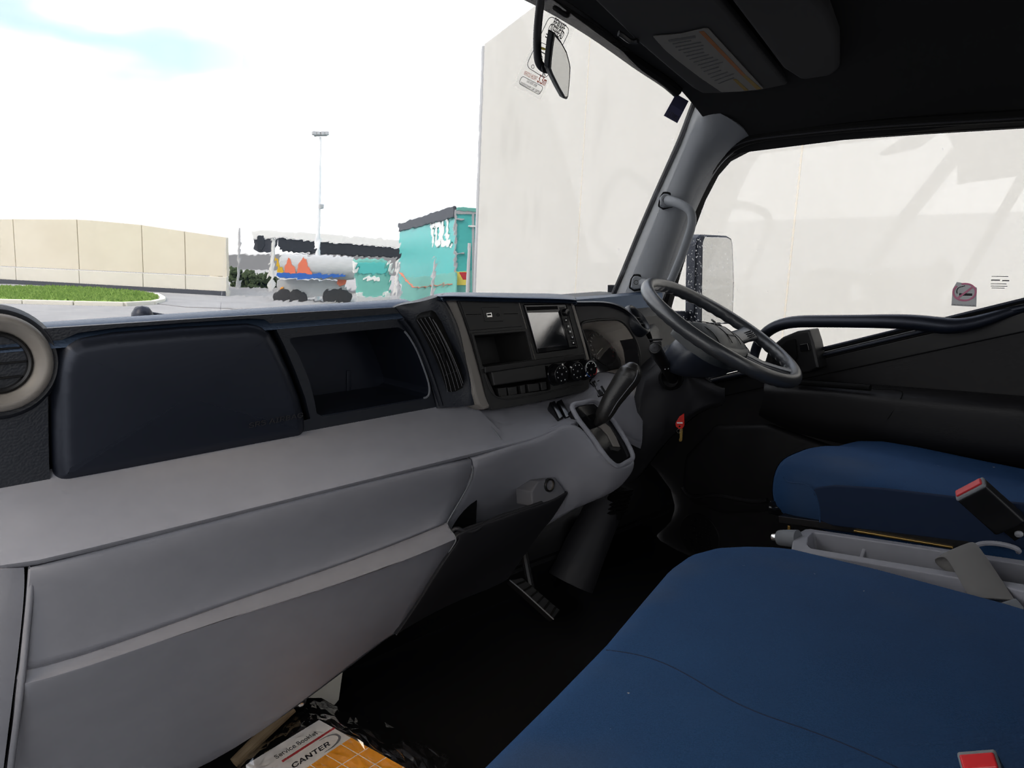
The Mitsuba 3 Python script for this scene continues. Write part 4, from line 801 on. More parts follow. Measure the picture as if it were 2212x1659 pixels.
for x in (1301, 1309): part(ic, 'trip_knob', lathe(GPL.at(x, 818 - (x - 1301) * .2, -.004), GPL.n, [(.004, 0), (.004, .010), (.001, .0105)], 14), 'black_plastic')
# right end of the dash: round vent pod, small cup bracket, kick panel
V2 = Plane(at_y(1380, 688, 1.205), (.30, -.72, .62), (1, 0, 0))
r2 = part(dash, 'round_vent', lathe(V2.o, V2.n, [(.046, -.035), (.046, -.004), (.044, .002), (.040, .004), (.036, .002), (.033, -.006), (.032, -.03), (.001, -.03)], 40), 'navy_plastic', 50)
for h in (-.012, .008): part(r2, 'blade', bar(V2.three((-.03, h), -.010)[0], V2.three((.03, h), -.010)[0], .012, .002, up=V2.v), 'black_plastic')
bk2 = Plane(at_y(1400, 755, 1.20), (-.3, -1, .2), (1, 0, 0))
part(dash, 'cup_bracket', cat(slab(bk2, [(1384, 738), (1408, 742), (1430, 735), (1431, 748), (1414, 776), (1388, 786), (1383, 770)], 0, .04, .004, .003), bar(bk2.at(1384, 736, .003), bk2.at(1430, 733, .003), .005, .005)), 'dark_grey_plastic')
part(dash, 'driver_knee_panel', prism_x([(1.62, .86), (1.40, .855), (1.33, .80), (1.30, .70), (1.32, .62), (1.42, .50), (1.62, .46)], 1.24, 1.80), 'black_plastic')
part(dash, 'dash_end', skin([[at_y(x, y, Y) for x, y, Y in r] for r in [[(1402, 712, 1.28), (1412, 700, 1.32), (1424, 694, 1.36)], [(1412, 745, 1.26), (1424, 735, 1.30), (1437, 720, 1.34)], [(1415, 800, 1.26), (1426, 795, 1.30), (1440, 790, 1.34)], [(1410, 880, 1.28), (1426, 880, 1.31), (1444, 880, 1.35)]]], .012, (0, 1, 0), 5, 2, 2), 'black_plastic')
kick = struct('wall_front_right', 'dark kick panel beside the driver footwell')
part(kick, 'kick_panel', slab(Plane((1.835, 0, 0), (-1, 0, 0), (0, -1, 0)), [(-1.455, .0), (-1.62, .0), (-1.62, .88), (-1.46, .88), (-1.445, .55), (-1.445, .25)], 0, .02, .006, raw=True), 'black_matte')

# steering wheel
WC = A_([1.502, .960, .803]); wn = unit(A_([.193, -math.sin(.527), math.cos(.527)])); wu = unit(np.cross((0, 1, 0), wn)); wu = unit(A_([1, 0, 0]) - wn * wn[0]); WP = Plane(WC, wn, wu)
sw = thing('steering_wheel', 'black steering wheel with padded horn boss and ribbed grip underside', 'steering wheel')
na, nb = 220, 20
aa = np.linspace(0, 2 * np.pi, na, endpoint=False); bb = np.linspace(0, 2 * np.pi, nb, endpoint=False)
P = []
for a in aa:
    rad = math.cos(a) * WP.u + math.sin(a) * WP.v
    bumpy = .0011 * math.sin(a * 46) * np.clip(-np.sin(bb) * .8 - .1 + .5 * (-np.cos(bb)), 0, 1)
    P.append(WC + rad * .205 + (np.cos(bb) * (.0152 + bumpy))[:, None] * rad + (np.sin(bb) * (.0165 + bumpy))[:, None] * wn)
P = np.vstack(P); i, j = np.meshgrid(np.arange(na), np.arange(nb), indexing='ij'); q0 = (i * nb + j).ravel(); q1 = (((i + 1) % na) * nb + j).ravel(); q2 = (((i + 1) % na) * nb + (j + 1) % nb).ravel(); q3 = (i * nb + (j + 1) % nb).ravel()
rm = trimesh.Trimesh(P, np.vstack([np.stack([q0, q1, q2], 1), np.stack([q0, q2, q3], 1)]), process=False)
if rm.volume < 0: rm.invert()
part(sw, 'rim', rm, 'charcoal_leather', 60)
padw = [(-.105, .052), (-.075, .062), (0, .066), (.075, .062), (.105, .052), (.112, .02), (.108, -.03), (.088, -.066), (.05, -.082), (0, -.086), (-.05, -.082), (-.088, -.066), (-.108, -.03), (-.112, .02)]
pad = part(sw, 'horn_pad', slab(WP, soft(padw, 70), -.012, .045, .022, raw=True, seg=6, pillow=.020, power=2.2), 'sheened_pad_leather', 60, label='soft padded horn boss')
PADH = lambda q: -.012 + .020 * (1 - (np.hypot(q[0] / .095, (q[1] + .01) / .062)) ** 2.2 if np.hypot(q[0] / .095, (q[1] + .01) / .062) < 1 else 0)
for xx in (-.062, -.020, .020, .062):
    ln = [A_([xx * (1 + .12 * t), .052 - .106 * t]) for t in np.linspace(0, 1, 14)]
    part(pad, 'stitch_line', tube([WP.three(q, PADH(q) + .0002)[0] for q in ln], .0009, 6), 'black_matte')
tri = lambda cx, cy, s: [(cx, cy + s), (cx + s * .55, cy), (cx, cy - s), (cx - s * .55, cy)]
for dx_, dy_ in ((0, .009), (-.0085, -.005), (.0085, -.005)):
    part(pad, 'emblem', slab(WP, tri(dx_, .02 + dy_, .0075), .0088, .004, .0008, raw=True), 'black_plastic')
part(pad, 'lettering', lettering('SRS AIRBAG', WP.three((-.022, -.032), .0062)[0], WP.u, WP.v, width=.044, height=.0045, depth=.0006), 'black_plastic', False)
for ang, wd in ((.08, .05), (math.pi - .08, .05), (-1.02, .034), (math.pi + 1.02, .034)):
    d2 = A_([math.cos(ang), math.sin(ang)]); s2 = A_([-d2[1], d2[0]])
    secs = []
    for t, h, w, th in ((.085, -.026, wd * .62, .012), (.125, -.022, wd * .48, .010), (.165, -.012, wd * .46, .0095), (.192, -.003, wd * .58, .0095), (.203, 0, wd * .66, .010)):
        c = WP.three(d2 * t, h)[0]; k = np.linspace(0, 2 * np.pi, 16, endpoint=False)
        S3 = s2[0] * WP.u + s2[1] * WP.v
        secs.append(c + np.outer(np.cos(k) * w / 1.0, S3) + np.outer(np.sign(np.sin(k)) * np.abs(np.sin(k)) ** .6 * th, wn))
    spk = part(sw, 'spoke', loft(secs), 'charcoal_leather', 50)
    if abs(ang - .08) < .01:
        for iu in range(5):
            for iv in range(4):
                part(spk, 'dimple', lathe(WP.three((.160 + iu * .0058, -.006 + iv * .0064), -.0045 + iu * .0022)[0], wn, [(.0019, 0), (.0019, .0016), (.0002, .0016)], 8), 'black_matte', False)
col = thing('steering_shroud', 'dark steering shroud with a stalk below the wheel', 'steering shroud')
secs = []
for t, rx, ry, dn in ((.040, .062, .040, -.008), (.044, .074, .050, -.010), (.058, .086, .056, -.012), (.085, .092, .056, -.016), (.115, .088, .050, -.022), (.140, .074, .036, -.030)):
    c = WC - wn * t + WP.u * .045; rx = rx + .045; k = np.linspace(0, 2 * np.pi, 40, endpoint=False)
    cu = np.sign(np.cos(k)) * np.abs(np.cos(k)) ** .75; su = np.sign(np.sin(k)) * np.abs(np.sin(k)) ** .75
    secs.append(c - WP.v * dn + np.outer(cu * rx, WP.u) + np.outer(su * ry, WP.v))
shr = part(col, 'upper_shroud', loft(secs), 'skylit_shroud', 50)
part(shr, 'screw_recess', lathe(at_y(1552, 793, .985), unit(A_([-.75, -.62, .25])), [(.0105, -.006), (.0105, .001), (.0085, .0015), (.008, -.006), (.001, -.007)], 24), 'black_matte')
L = [[(1394, 797, 1.155), (1415, 776, 1.15), (1438, 757, 1.14), (1462, 748, 1.13), (1478, 784, 1.085), (1506, 804, 1.05), (1536, 824, 1.02), (1566, 838, 1.0)],
     [(1388, 840, 1.11), (1415, 828, 1.10), (1445, 814, 1.085), (1472, 808, 1.075), (1492, 822, 1.055), (1514, 836, 1.035), (1540, 850, 1.015), (1566, 858, 1.0)],
     [(1374, 905, 1.10), (1405, 902, 1.085), (1440, 892, 1.07), (1476, 880, 1.06), (1502, 872, 1.05), (1524, 868, 1.035), (1546, 866, 1.02), (1566, 866, 1.01)],
     [(1364, 975, 1.12), (1386, 970, 1.10), (1412, 958, 1.085), (1444, 934, 1.075), (1474, 910, 1.065), (1500, 892, 1.055), (1526, 880, 1.04), (1560, 874, 1.03)],
     [(1356, 1042, 1.16), (1374, 1036, 1.15), (1392, 1018, 1.14), (1418, 984, 1.13), (1448, 948, 1.12), (1480, 918, 1.11), (1514, 892, 1.10), (1552, 880, 1.09)]]
part(col, 'lower_cover', skin([[at_y(*p) for p in r] for r in L], .02, (0, 1, 0), 6, 3, 3), 'dark_grey_plastic', 60)
part(col, 'cover_edge', tube(spline([at_y(*p) for p in [(1462, 748, 1.128), (1478, 784, 1.083), (1506, 804, 1.048), (1536, 824, 1.018)]], 24), .0035, 8), 'dark_grey_plastic', 60)
sb, st = at_y(1449, 813, 1.068), at_y(1414, 752, 1.00); sd_ = st - sb
BP = Plane(at_y(1448, 814, 1.062), unit(sd_), (1, 0, 0))
part(col, 'stalk_boot', lathe(BP.o - BP.n * .01, unit(A_([-.55, -.75, .35])), [(.030, -.01), (.031, .004), (.028, .009), (.025, .006), (.022, -.012), (.001, -.014)], 40), 'black_plastic', 40)
stalk = part(col, 'stalk', tube([sb + sd_ * t for t in (-.1, 0, .2, .4, .55, .56, .585, .59, .8, .95, .99, 1.0)], [.0145, .0140, .0135, .013, .0138, .0128, .0128, .0142, .0150, .0152, .0135, .0115], 24), 'black_plastic', 45)
part(stalk, 'end_button', lathe(st - unit(sd_) * .003, unit(sd_), [(.0095, 0), (.0095, .0035), (.008, .0048), (.001, .005)], 28), 'dark_grey_plastic', 40)
for t, du in ((.42, .3), (.46, -.25)):
    sp_ = sb + sd_ * t; v_ = unit(EYE - sp_); v_ = unit(v_ - unit(sd_) * (v_ @ unit(sd_)) + np.cross(unit(sd_), v_) * du)
    part(stalk, 'symbol', rbox(sp_ + v_ * .0137, (.0012, .0012, .0005), .0003, (unit(sd_), np.cross(unit(sd_), v_), v_)), 'white_print', False)
cbt = thing('column_boot', 'dark tapered boot around the steering column above the pedals', 'boot')
part(cbt, 'sleeve', tube([at_y(x, y, Y) for x, y, Y in [(1310, 1085, 1.28), (1290, 1130, 1.28), (1262, 1190, 1.285), (1232, 1258, 1.29)]], [.055, .056, .062, .068], 24), 'dark_grey_plastic', 50)
part(cbt, 'bellows', cat(*[lathe(at_y(1342 - 3 * k, 1062 + 9 * k, 1.24), (.15, .35, .92), [(.030, -.005), (.037, 0), (.030, .005)], 28) for k in range(6)], tube([at_y(1344, 1050, 1.24), at_y(1322, 1116, 1.25)], .028, 16)), 'black_matte', 50)

# gear selector
g3 = [at_y(1240, 884, 1.040), at_y(1330, 1001, .985), at_y(1362, 985, .995)]
gn = np.cross(g3[1] - g3[0], g3[2] - g3[0]); gn *= np.sign(gn @ (EYE - g3[0])); GS = Plane(g3[0], gn, (1, 0, 0))
gs = thing('gear_selector', 'black leather gear selector lever rising from a grey gate on the dash', 'gear lever')
gate_px = [(1240, 888), (1250, 877), (1268, 873), (1284, 872), (1298, 884), (1318, 906), (1340, 940), (1358, 974), (1361, 984), (1352, 993), (1330, 1001), (1312, 984), (1288, 950), (1262, 917)]
gt = part(gs, 'gate', slab(GS, gate_px, -.004, .02, .002, .003), 'gloss_black')
part(gt, 'shutter', slab(GS, [(1287, 918), (1306, 912), (1318, 922), (1332, 945), (1341, 966), (1326, 964), (1314, 940), (1300, 925)], -.001, .006, .002, .001), 'taupe_trim')
part(gt, 'shutter_end', slab(GS, [(1318, 964), (1342, 968), (1336, 975), (1322, 972)], .0, .006, .001), 'stack_plastic')
part(gt, 'slot', slab(GS, [(1271, 897), (1286, 893), (1292, 910), (1282, 908)], -.002, .004, .0005), 'black_matte')
part(gs, 'gate_frame', tube(spline([GS.at(x, y, .001) for x, y in [(1240, 890), (1236, 878), (1246, 872), (1268, 868), (1287, 868), (1302, 882), (1322, 905), (1344, 938), (1363, 973), (1367, 986), (1356, 997), (1331, 1006), (1310, 988), (1286, 954), (1260, 920)]], 90, closed=True), .0055, 10, closed=True), 'grey_plastic', 60)
lp_ = [(1287, 915, 1.035, .008), (1296, 907, 1.020, .012), (1302, 899, 1.012, .0200), (1310, 886, 1.005, .0222), (1322, 864, .998, .0242), (1337, 842, .990, .0270), (1349, 825, .983, .0295), (1357, 814, .978, .0302), (1362, 804, .975, .0285), (1365.5, 795, .974, .0235), (1367.5, 788, .973, .0165), (1368.5, 784, .973, .009), (1369, 782.5, .973, .001)]
lv = spline([at_y(x, y, Y) for x, y, Y, _ in lp_], 60); _c = A_([at_y(x, y, Y) for x, y, Y, _ in lp_]); _d = np.r_[0, np.cumsum(np.linalg.norm(np.diff(_c, axis=0), axis=1))]; lr = np.interp(np.linspace(0, _d[-1], 60), _d, [r for *_, r in lp_])
lev = part(gs, 'lever', tube(lv, lr, 24, ref=(.45, -.8, .3), flat=.88), 'lever_leather', 60)
view = unit(EYE - lv[30]); tdir = np.gradient(lv, axis=0); tdir /= np.linalg.norm(tdir, axis=1, keepdims=True); rt_ = np.cross(view, tdir); rt_ /= np.linalg.norm(rt_, axis=1, keepdims=True)
sgn = 1 if (rt_[30] @ (ROT @ A_([1, 0, 0]))) > 0 else -1
part(lev, 'stitching', tube(lv[10:55] + (rt_ * sgn)[10:55] * lr[10:55, None] * .50 + view * lr[10:55, None] * .80, .0009, 6), 'grey_print')
part(lev, 'release_button', lathe(lv[50] + view * .022, view, [(.007, -.004), (.007, .002), (.005, .0045), (.001, .005)], 20), 'lever_leather', 50)
single('tag_label', slab(Plane(at_y(1368, 968, 1.13), (-.5, -.8, .2)), [(1362, 968), (1372, 961), (1372, 974)], 0, .001, 0), 'cream_paint', 'scrap of pale label showing behind the selector housing', 'label')

# key with a red head hanging under the column
kx = Plane(at_y(1470, 920, 1.02), (-.78, -.62, 0), (.62, -.78, 0))
ky = thing('ignition_key', 'brass key with a red head hanging below the steering column', 'key')
part(ky, 'head', slab(kx, [(1478, 893), (1478.5, 920), (1474, 926), (1467, 927), (1460, 922), (1459, 915), (1463, 908), (1468, 900)], 0, .004, .0012), 'key_red')
part(ky, 'white_bar', slab(kx, [(1462, 912), (1474.5, 912), (1474.5, 915), (1462, 915)], .0006, .001, 0), 'white_print')
part(ky, 'hole', lathe(kx.at(1468, 921, .0002), kx.n, [(.0022, -.001), (.0022, .0006), (.0001, .0006)], 16), 'black_matte')
part(ky, 'blade', slab(kx, [(1469, 926), (1475, 926), (1474, 950), (1472, 954), (1468, 954), (1466.5, 951), (1468.5, 944), (1468, 936)], -.001, .002, .0004), 'brass')
part(ky, 'ring', tube([kx.three(kx.two(kx.at(1466.5, 931)) + .005 * A_([math.cos(a), math.sin(a)]), .001)[0] for a in np.linspace(0, 6.28, 20)[:-1]], .0006, 6, closed=True), 'chrome')

# pedals
bpP = Plane(at_z(1165, 1300, .20), (-.0, -.75, .66), (1, 0, 0))
pd = thing('brake_pedal', 'black ribbed brake pedal on the footwell floor', 'pedal')
part(pd, 'pad', slab(bpP, [(1101, 1252), (1128, 1246), (1212, 1318), (1196, 1338)], 0, .018, .004, .002), 'black_plastic')
part(pd, 'edge', tube([bpP.at(1101, 1253, .001), bpP.at(1130, 1277, .001), bpP.at(1196, 1338, .001)], .0016, 6), 'grey_print')
for t in np.linspace(.12, .9, 6): part(pd, 'rib', bar(bpP.at(1101 + 95 * t + 4, 1252 + 86 * t, .002), bpP.at(1128 + 84 * t - 3, 1246 + 72 * t, .002), .004, .005, up=bpP.n), 'black_matte')
part(pd, 'arm', tube([bpP.at(1150, 1290, -.016), bpP.at(1150, 1290, -.016) + A_([.03, .08, .15]), bpP.at(1150, 1290, -.016) + A_([.05, .16, .38])], .010, 10), 'black_plastic')
# ------------------------------------------------------------------ seats, console, belts
def flat(z): return Plane((0, 0, z), (0, 0, 1), (1, 0, 0))
bench = thing('bench_seat', 'wide blue velour passenger bench seat in the foreground', 'seat')
bo = [(.13, .425), (.25, .462), (.369, .494), (.50, .527), (.631, .562), (.76, .604), (.86, .636), (.92, .645), (.975, .632), (1.021, .599), (1.055, .563), (1.075, .53), (1.10, .40), (1.118, .24), (1.12, .0), (1.10, -.12), (.14, -.12)]
cush = slab(flat(.535), bo, -.012, .145, .055, rnd=.02, raw=True, seg=8, pillow=.014, power=3., step=.03)
part(bench, 'cushion', cush, 'blue_velour', 60)
def bz(x, y): return .5245 + .014 * .9
seam = [hit(cush, x, y) for x, y in spline([(1256, 1398), (1300, 1403), (1360, 1411), (1420, 1427), (1480, 1455), (1560, 1502), (1640, 1540), (1720, 1568), (1900, 1640), (2000, 1690)], 60)]; seam = A_([q for q in seam if q is not None])
part(bench, 'seam', tube(seam - A_([0, 0, .0008]), .0014, 6), 'blue_velour_side')
part(bench, 'base', rbox((.62, .22, .20), (.46, .28, .185), .02), 'black_matte')
part(bench, 'backrest', slab(Plane((.62, -.14, .50), (0, 1, .22), (-1, 0, 0)), [(-.47, 0), (.47, 0), (.45, .60), (-.45, .60)], .05, .13, .05, rnd=.06, raw=True, seg=6, pillow=.02), 'blue_velour', 60)
ds = thing('driver_seat', 'blue velour driver seat cushion beside the right door', 'seat')
def sec_at(y, x0, x1, zt, zb, k=1.):
    w = x1 - x0
    q = [(x0 + .05, zb), (x0 + .012, zb + .012), (x0, zb + .04), (x0 + .002, zt - .035), (x0 + .014, zt - .012), (x0 + .05, zt + .004), (x0 + .095, zt + .006), (x0 + .14, zt + .006), (x0 + w * .5, zt - .004), (x1 - .14, zt - .018), (x1 - .095, zt - .020), (x1 - .05, zt - .026), (x1 - .014, zt - .042), (x1 - .002, zt - .06), (x1, zb + .04), (x1 - .012, zb + .012), (x1 - .05, zb), (x0 + w * .5, zb - .004)]
    c = spline(q, 72, closed=True); m = c.mean(0); c = m + (c - m) * k
    return np.column_stack([c[:, 0], np.full(72, y), c[:, 1]])
secs = [sec_at(.742, 1.42, 1.68, .53, .47, .35), sec_at(.738, 1.38, 1.72, .540, .455, .72), sec_at(.726, 1.345, 1.755, .552, .45, .95), sec_at(.70, 1.326, 1.775, .560, .445), sec_at(.655, 1.314, 1.785, .566, .44), sec_at(.58, 1.31, 1.79, .566, .44), sec_at(.45, 1.31, 1.79, .562, .44), sec_at(.25, 1.312, 1.79, .558, .44), sec_at(.0, 1.32, 1.785, .56, .44), sec_at(-.12, 1.33, 1.775, .56, .44)]
part(ds, 'cushion', loft(secs), 'blue_velour', 60)
part(ds, 'side_panel', slab(Plane((1.302, 0, 0), (-1, 0, 0), (0, -1, 0)), [(1768, 1124), (1769, 1100), (1762, 1075), (1748, 1056), (1800, 1050), (1900, 1056), (2060, 1075), (2240, 1092), (2240, 1190), (2000, 1160), (1800, 1136)], .002, .01, .002, .01), 'blue_velour_side')
part(ds, 'piping', tube(spline([at_x(x, y, 1.300) for x, y in [(1692, 1030), (1700, 1040), (1722, 1043), (1750, 1053), (1766, 1080), (1771, 1128)]], 30), .0016, 6), 'blue_velour')
part(ds, 'backrest', slab(Plane((1.55, -.14, .52), (0, 1, .22), (-1, 0, 0)), [(-.24, 0), (.24, 0), (.22, .62), (-.22, .62)], .05, .13, .05, rnd=.06, raw=True, seg=6, pillow=.02), 'blue_velour', 60)
part(ds, 'base', rbox((1.56, .25, .225), (.19, .36, .21), .02), 'black_matte')
part(ds, 'slide_rail', bar(at_x(1846, 1146, 1.302), at_x(2060, 1182, 1.302), .010, .004), 'brass')
part(ds, 'slide_rail', bar(at_x(1690, 1118, 1.32), at_x(2100, 1172, 1.315), .03, .014), 'black_plastic')
part(ds, 'adjuster_knob', tube([at_x(1662, 1096, 1.335), at_x(1664, 1096, 1.335), at_x(1680, 1099, 1.34), at_x(1700, 1104, 1.36)], [.010, .0145, .0150, .012], 20), 'gloss_black', 40)
part(ds, 'adjuster_stem', tube([at_x(1700, 1104, 1.36), at_x(1730, 1128, 1.38), at_x(1780, 1140, 1.38)], .008, 10), 'gloss_black')
part(ds, 'brass_stop', rbox(at_x(1705, 1141, 1.31), (.003, .003, .006), .001), 'brass')

t1, t2, t3 = at_x(1750, 1143, 1.25), at_x(2056, 1188, 1.25), at_x(1719, 1188, 1.125)
tn_ = np.cross(t2 - t1, t3 - t1); tn_ *= np.sign(tn_[2]); TP = Plane(t1, tn_, (0, -1, 0))
con = thing('centre_console', 'grey plastic console with open trays between bench and driver seat', 'console')
o_px = [(1708, 1192), (1712, 1170), (1722, 1152), (1738, 1143), (1752, 1142), (2056, 1187), (2260, 1217), (2260, 1288), (2150, 1263), (2070, 1248), (1880, 1216), (1730, 1192)]
h_px = [(1744, 1176), (1746, 1160), (1757, 1149.5), (1900, 1170.5), (2052, 1193), (2105, 1201), (2092, 1240), (2066, 1236), (1900, 1209), (1752, 1184)]
h2_px = [(2122, 1206), (2250, 1225), (2250, 1268), (2110, 1244)]
part(con, 'body', slab(TP, o_px, 0., .13, .0025, .006, holes=[h_px, h2_px], hrnd=.004, seg=4), 'grey_plastic', 40)
part(con, 'tray', open_bin(TP, h_px, -.002, .055, .985), 'shaded_tray_grey')
part(con, 'tray', open_bin(TP, h2_px, -.002, .055, .985), 'shaded_tray_grey')
part(con, 'divider', slab(Plane(TP.at(1880, 1195, -.03), (0, -1, .0), (1, 0, 0)), [(-.050, -.03), (.045, -.03), (.040, .012), (-.02, .014)], 0, .006, .002, .004, raw=True), 'grey_plastic')
part(con, 'rear_rim', tube(spline([TP.at(x, y, h) for x, y, h in [(2098, 1190, .002), (2112, 1177, .014), (2150, 1174, .018), (2188, 1182, .016), (2200, 1192, .004)]], 30), .004, 8), 'grey_plastic')
hb = thing('handbrake', 'grey handbrake grip with a release button poking from the console front', 'handbrake')
h0, h1 = at_x(1668, 1161, 1.19), at_x(1735, 1164, 1.19); hd_ = h1 - h0
part(hb, 'grip', tube([h0 + hd_ * t for t in (.20, .22, .28, .4, .6, .84)], [.010, .0135, .0145, .0150, .0158, .0160], 20), 'pillar_grey', 45)
part(hb, 'button', tube([h0 + hd_ * t for t in (0, .02, .12, .16, .22)], [.005, .007, .0072, .0062, .0062], 16), 'chrome', 45)
bl = thing('lap_belt', 'folded grey lap belt lying over the console tray', 'seat belt')
rib = [[at_x(x, y, X) for x, y, X in r] for r in [[(2074, 1246, 1.17), (2088, 1240, 1.175), (2108, 1232, 1.185)], [(2038, 1228, 1.18), (2058, 1217, 1.185), (2086, 1204, 1.195)], [(2020, 1210, 1.175), (2046, 1196, 1.18), (2080, 1181, 1.19)], [(2030, 1202, 1.16), (2060, 1186, 1.165), (2098, 1171, 1.175)], [(2046, 1206, 1.145), (2080, 1191, 1.15), (2115, 1182, 1.16)], [(2066, 1238, 1.125), (2104, 1222, 1.13), (2146, 1226, 1.14)], [(2098, 1292, 1.09), (2140, 1292, 1.095), (2192, 1296, 1.105)]]]
part(bl, 'webbing', skin(rib, .0022, (.4, .2, -.9), 6, 3, 2), 'belt_webbing', 60)
part(bl, 'tongue', slab(Plane(at_x(2178, 1306, 1.09), (-.4, -.3, .85), (1, 0, 0)), [(2150, 1304), (2196, 1290), (2214, 1312), (2208, 1322), (2176, 1322)], .002, .01, .003, .003), 'pillar_grey')
def buckle(name, label, top, foot, half_w, x):
    k = thing(name, label, 'belt buckle', 'red buttoned belt buckles')
    a, b = at_x(*top, x), at_x(*foot, x + .042); d = unit(b - a); w = unit(at_x(top[0] + half_w[0], top[1] + half_w[1], x) - a); w = unit(w - d * (w @ d)); n_ = np.cross(d, w)
    n_ *= np.sign(n_ @ (EYE - a)); hw = np.linalg.norm(at_x(top[0] + half_w[0], top[1] + half_w[1], x) - a); ln = np.linalg.norm(b - a)
    part(k, 'housing', rbox(a + d * ln / 2, (ln / 2, hw, .0125), .005, (d, w, n_)), 'black_plastic')
    part(k, 'rim', rbox(a + d * .001, (.003, hw * .98, .0118), .0028, (d, w, n_)), 'pillar_grey')
    part(k, 'button', rbox(a - d * .0012, (.004, hw * .86, .0072), .002, (d, w, n_)), 'red_plastic', label='red release button')
    part(k, 'strap', bar(b - d * .01, b + d * .12 - n_ * .01, .03, .006, up=n_), 'black_matte')
    part(k, 'rivet', lathe(b + d * .018 + n_ * .003, n_, [(.006, 0), (.006, .002), (.003, .0035), (.0003, .0036)], 16), 'steel', 40)
buckle('belt_buckle', 'belt buckle with a red button beside the driver seat', (2095, 1056), (2182, 1134), (28, -20), 1.245)
buckle('belt_buckle', 'belt buckle with a red button at the bottom edge on the bench', (2116, 1650), (2165, 1745), (32, -14), .66)

# ------------------------------------------------------------------ overhead: visor, label, mirror
v1 = at_z(1415, 80, 1.452); VN = unit((-.21, -.10, -1)); VPn = Plane(v1, VN, (1, 0, 0))
sv_ = thing('sun_visor', 'dark grey sun visor folded up under the roof on the driver side', 'sun visor')
part(sv_, 'board', slab(VPn, [(1346, 62), (1372, 88), (1440, 146), (1496, 192), (1516, 203), (1560, 203), (1640, 197), (1702, 184), (1640, 108), (1556, 6), (1510, -50), (1230, -50)], 0, .02, .008, .006, seg=4), 'visor_vinyl', 50)
part(sv_, 'hinge_clip', tube(spline([VPn.at(x, y, .004) for x, y in [(1336, 72), (1354, 84), (1368, 90), (1378, 88)]], 14), .006, 8), 'black_plastic')
v2 = thing('overhead_panel', 'dark grey overhead panel on the roof behind the sun visor', 'roof panel')
part(v2, 'panel', slab(Plane(v1 + VN * .004, VN, (1, 0, 0)), [(1592, -40), (1720, -40), (1790, 30), (1812, 90), (1814, 150), (1796, 166), (1730, 176), (1690, 150), (1640, 84), (1580, 6)], 0, .03, .012, .02, seg=4), 'visor_vinyl', 50)
lb = thing('warning_label', 'creased paper label with an orange band stuck to the sun visor', 'label')
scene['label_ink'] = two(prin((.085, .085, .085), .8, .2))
scene['shaded_paper'] = two(prin((.15, .145, .135), .8, .2))  # white paper greyed to stand for the shadow it hangs in
part(lb, 'paper', slab(VPn, [(1410, 79), (1470, 74), (1522, 62), (1530, 63), (1590, 128), (1649, 192), (1600, 198), (1558, 199), (1512, 168), (1462, 130), (1434, 106)], .0035, .002, .0006, .002), 'shaded_paper')
part(lb, 'orange_band', slab(VPn, [(1510, 69), (1520, 67.5), (1611, 163), (1601, 162)], .0042, .0008, 0), 'shaded_orange', False, label='orange printed band')
part(lb, 'amber_band', slab(VPn, [(1611, 163), (1601, 162), (1635, 194), (1645, 192)], .0042, .0008, 0), 'shaded_amber', False)
part(lb, 'amber_band', slab(VPn, [(1583, 172), (1590, 171), (1617, 195.5), (1608, 196)], .0042, .0008, 0), 'shaded_amber', False)
for t in np.linspace(.06, .92, 15):
    l0, l1 = A_([1428, 84]) * (1 - t) + A_([1556, 192]) * t, A_([1502, 72]) * (1 - t) + A_([1604, 172]) * t
    a0_, a1_ = .10 + .05 * rng.random(), .62 + .33 * rng.random()
    p_, q_2 = l0 + (l1 - l0) * a0_, l0 + (l1 - l0) * a1_
    part(lb, 'text_line', bar(VPn.at(*p_, .0040), VPn.at(*q_2, .0040), .0035 if t > .1 else .009, .0006, up=VN, r=.0002), 'label_ink', False)

im = thing('interior_mirror', 'dark framed rear view mirror hanging from a bent arm at the windscreen top', 'mirror')
IM = Plane(at_y(1208, 140, 1.03), (.36, -.78, -.52), (1, 0, 0))
plate = [(1196, 70), (1201, 72), (1214, 90), (1226, 112), (1232, 134), (1234, 146), (1232, 180), (1229, 208), (1225, 216), (1219, 214), (1206, 190), (1191, 160), (1186, 148), (1188, 126), (1192, 92)]
part(im, 'shell', slab(IM, plate, 0, .012, .004, .002, seg=4), 'black_plastic', 50)
gl_ = [(1199, 78), (1212, 94), (1223, 114), (1229, 136), (1230.5, 147), (1229, 180), (1226, 208), (1221, 209), (1209, 188), (1195, 160), (1190.5, 148), (1192, 126), (1196, 94)]
part(im, 'glass', slab(IM, gl_, .0008, .002, .0003, .001), 'mirror_glass')
part(im, 'arm', tube(spline([at_y(x, y, Y) for x, y, Y in [(1176, -70, 1.02), (1170, -20, 1.035), (1165, 25, 1.045), (1161, 70, 1.05), (1161, 115, 1.052), (1165, 137, 1.052), (1174, 147, 1.052), (1186, 150, 1.05), (1197, 148, 1.045)]], 60), .0078, 14), 'dark_grey_plastic', 60)
part(im, 'cable_tie', cat(tube([at_y(1174 + 2.2 * math.cos(a), 147 + 9.5 * math.sin(a), 1.044 + .010 * math.cos(a + .5)) for a in np.linspace(0, 6.28, 16)[:-1]], .0012, 6, closed=True), bar(at_y(1174, 155, 1.045), at_y(1172, 165, 1.045), .0015, .0015), bar(at_y(1174, 155, 1.045), at_y(1178, 164, 1.045), .0015, .0015)), 'black_plastic')

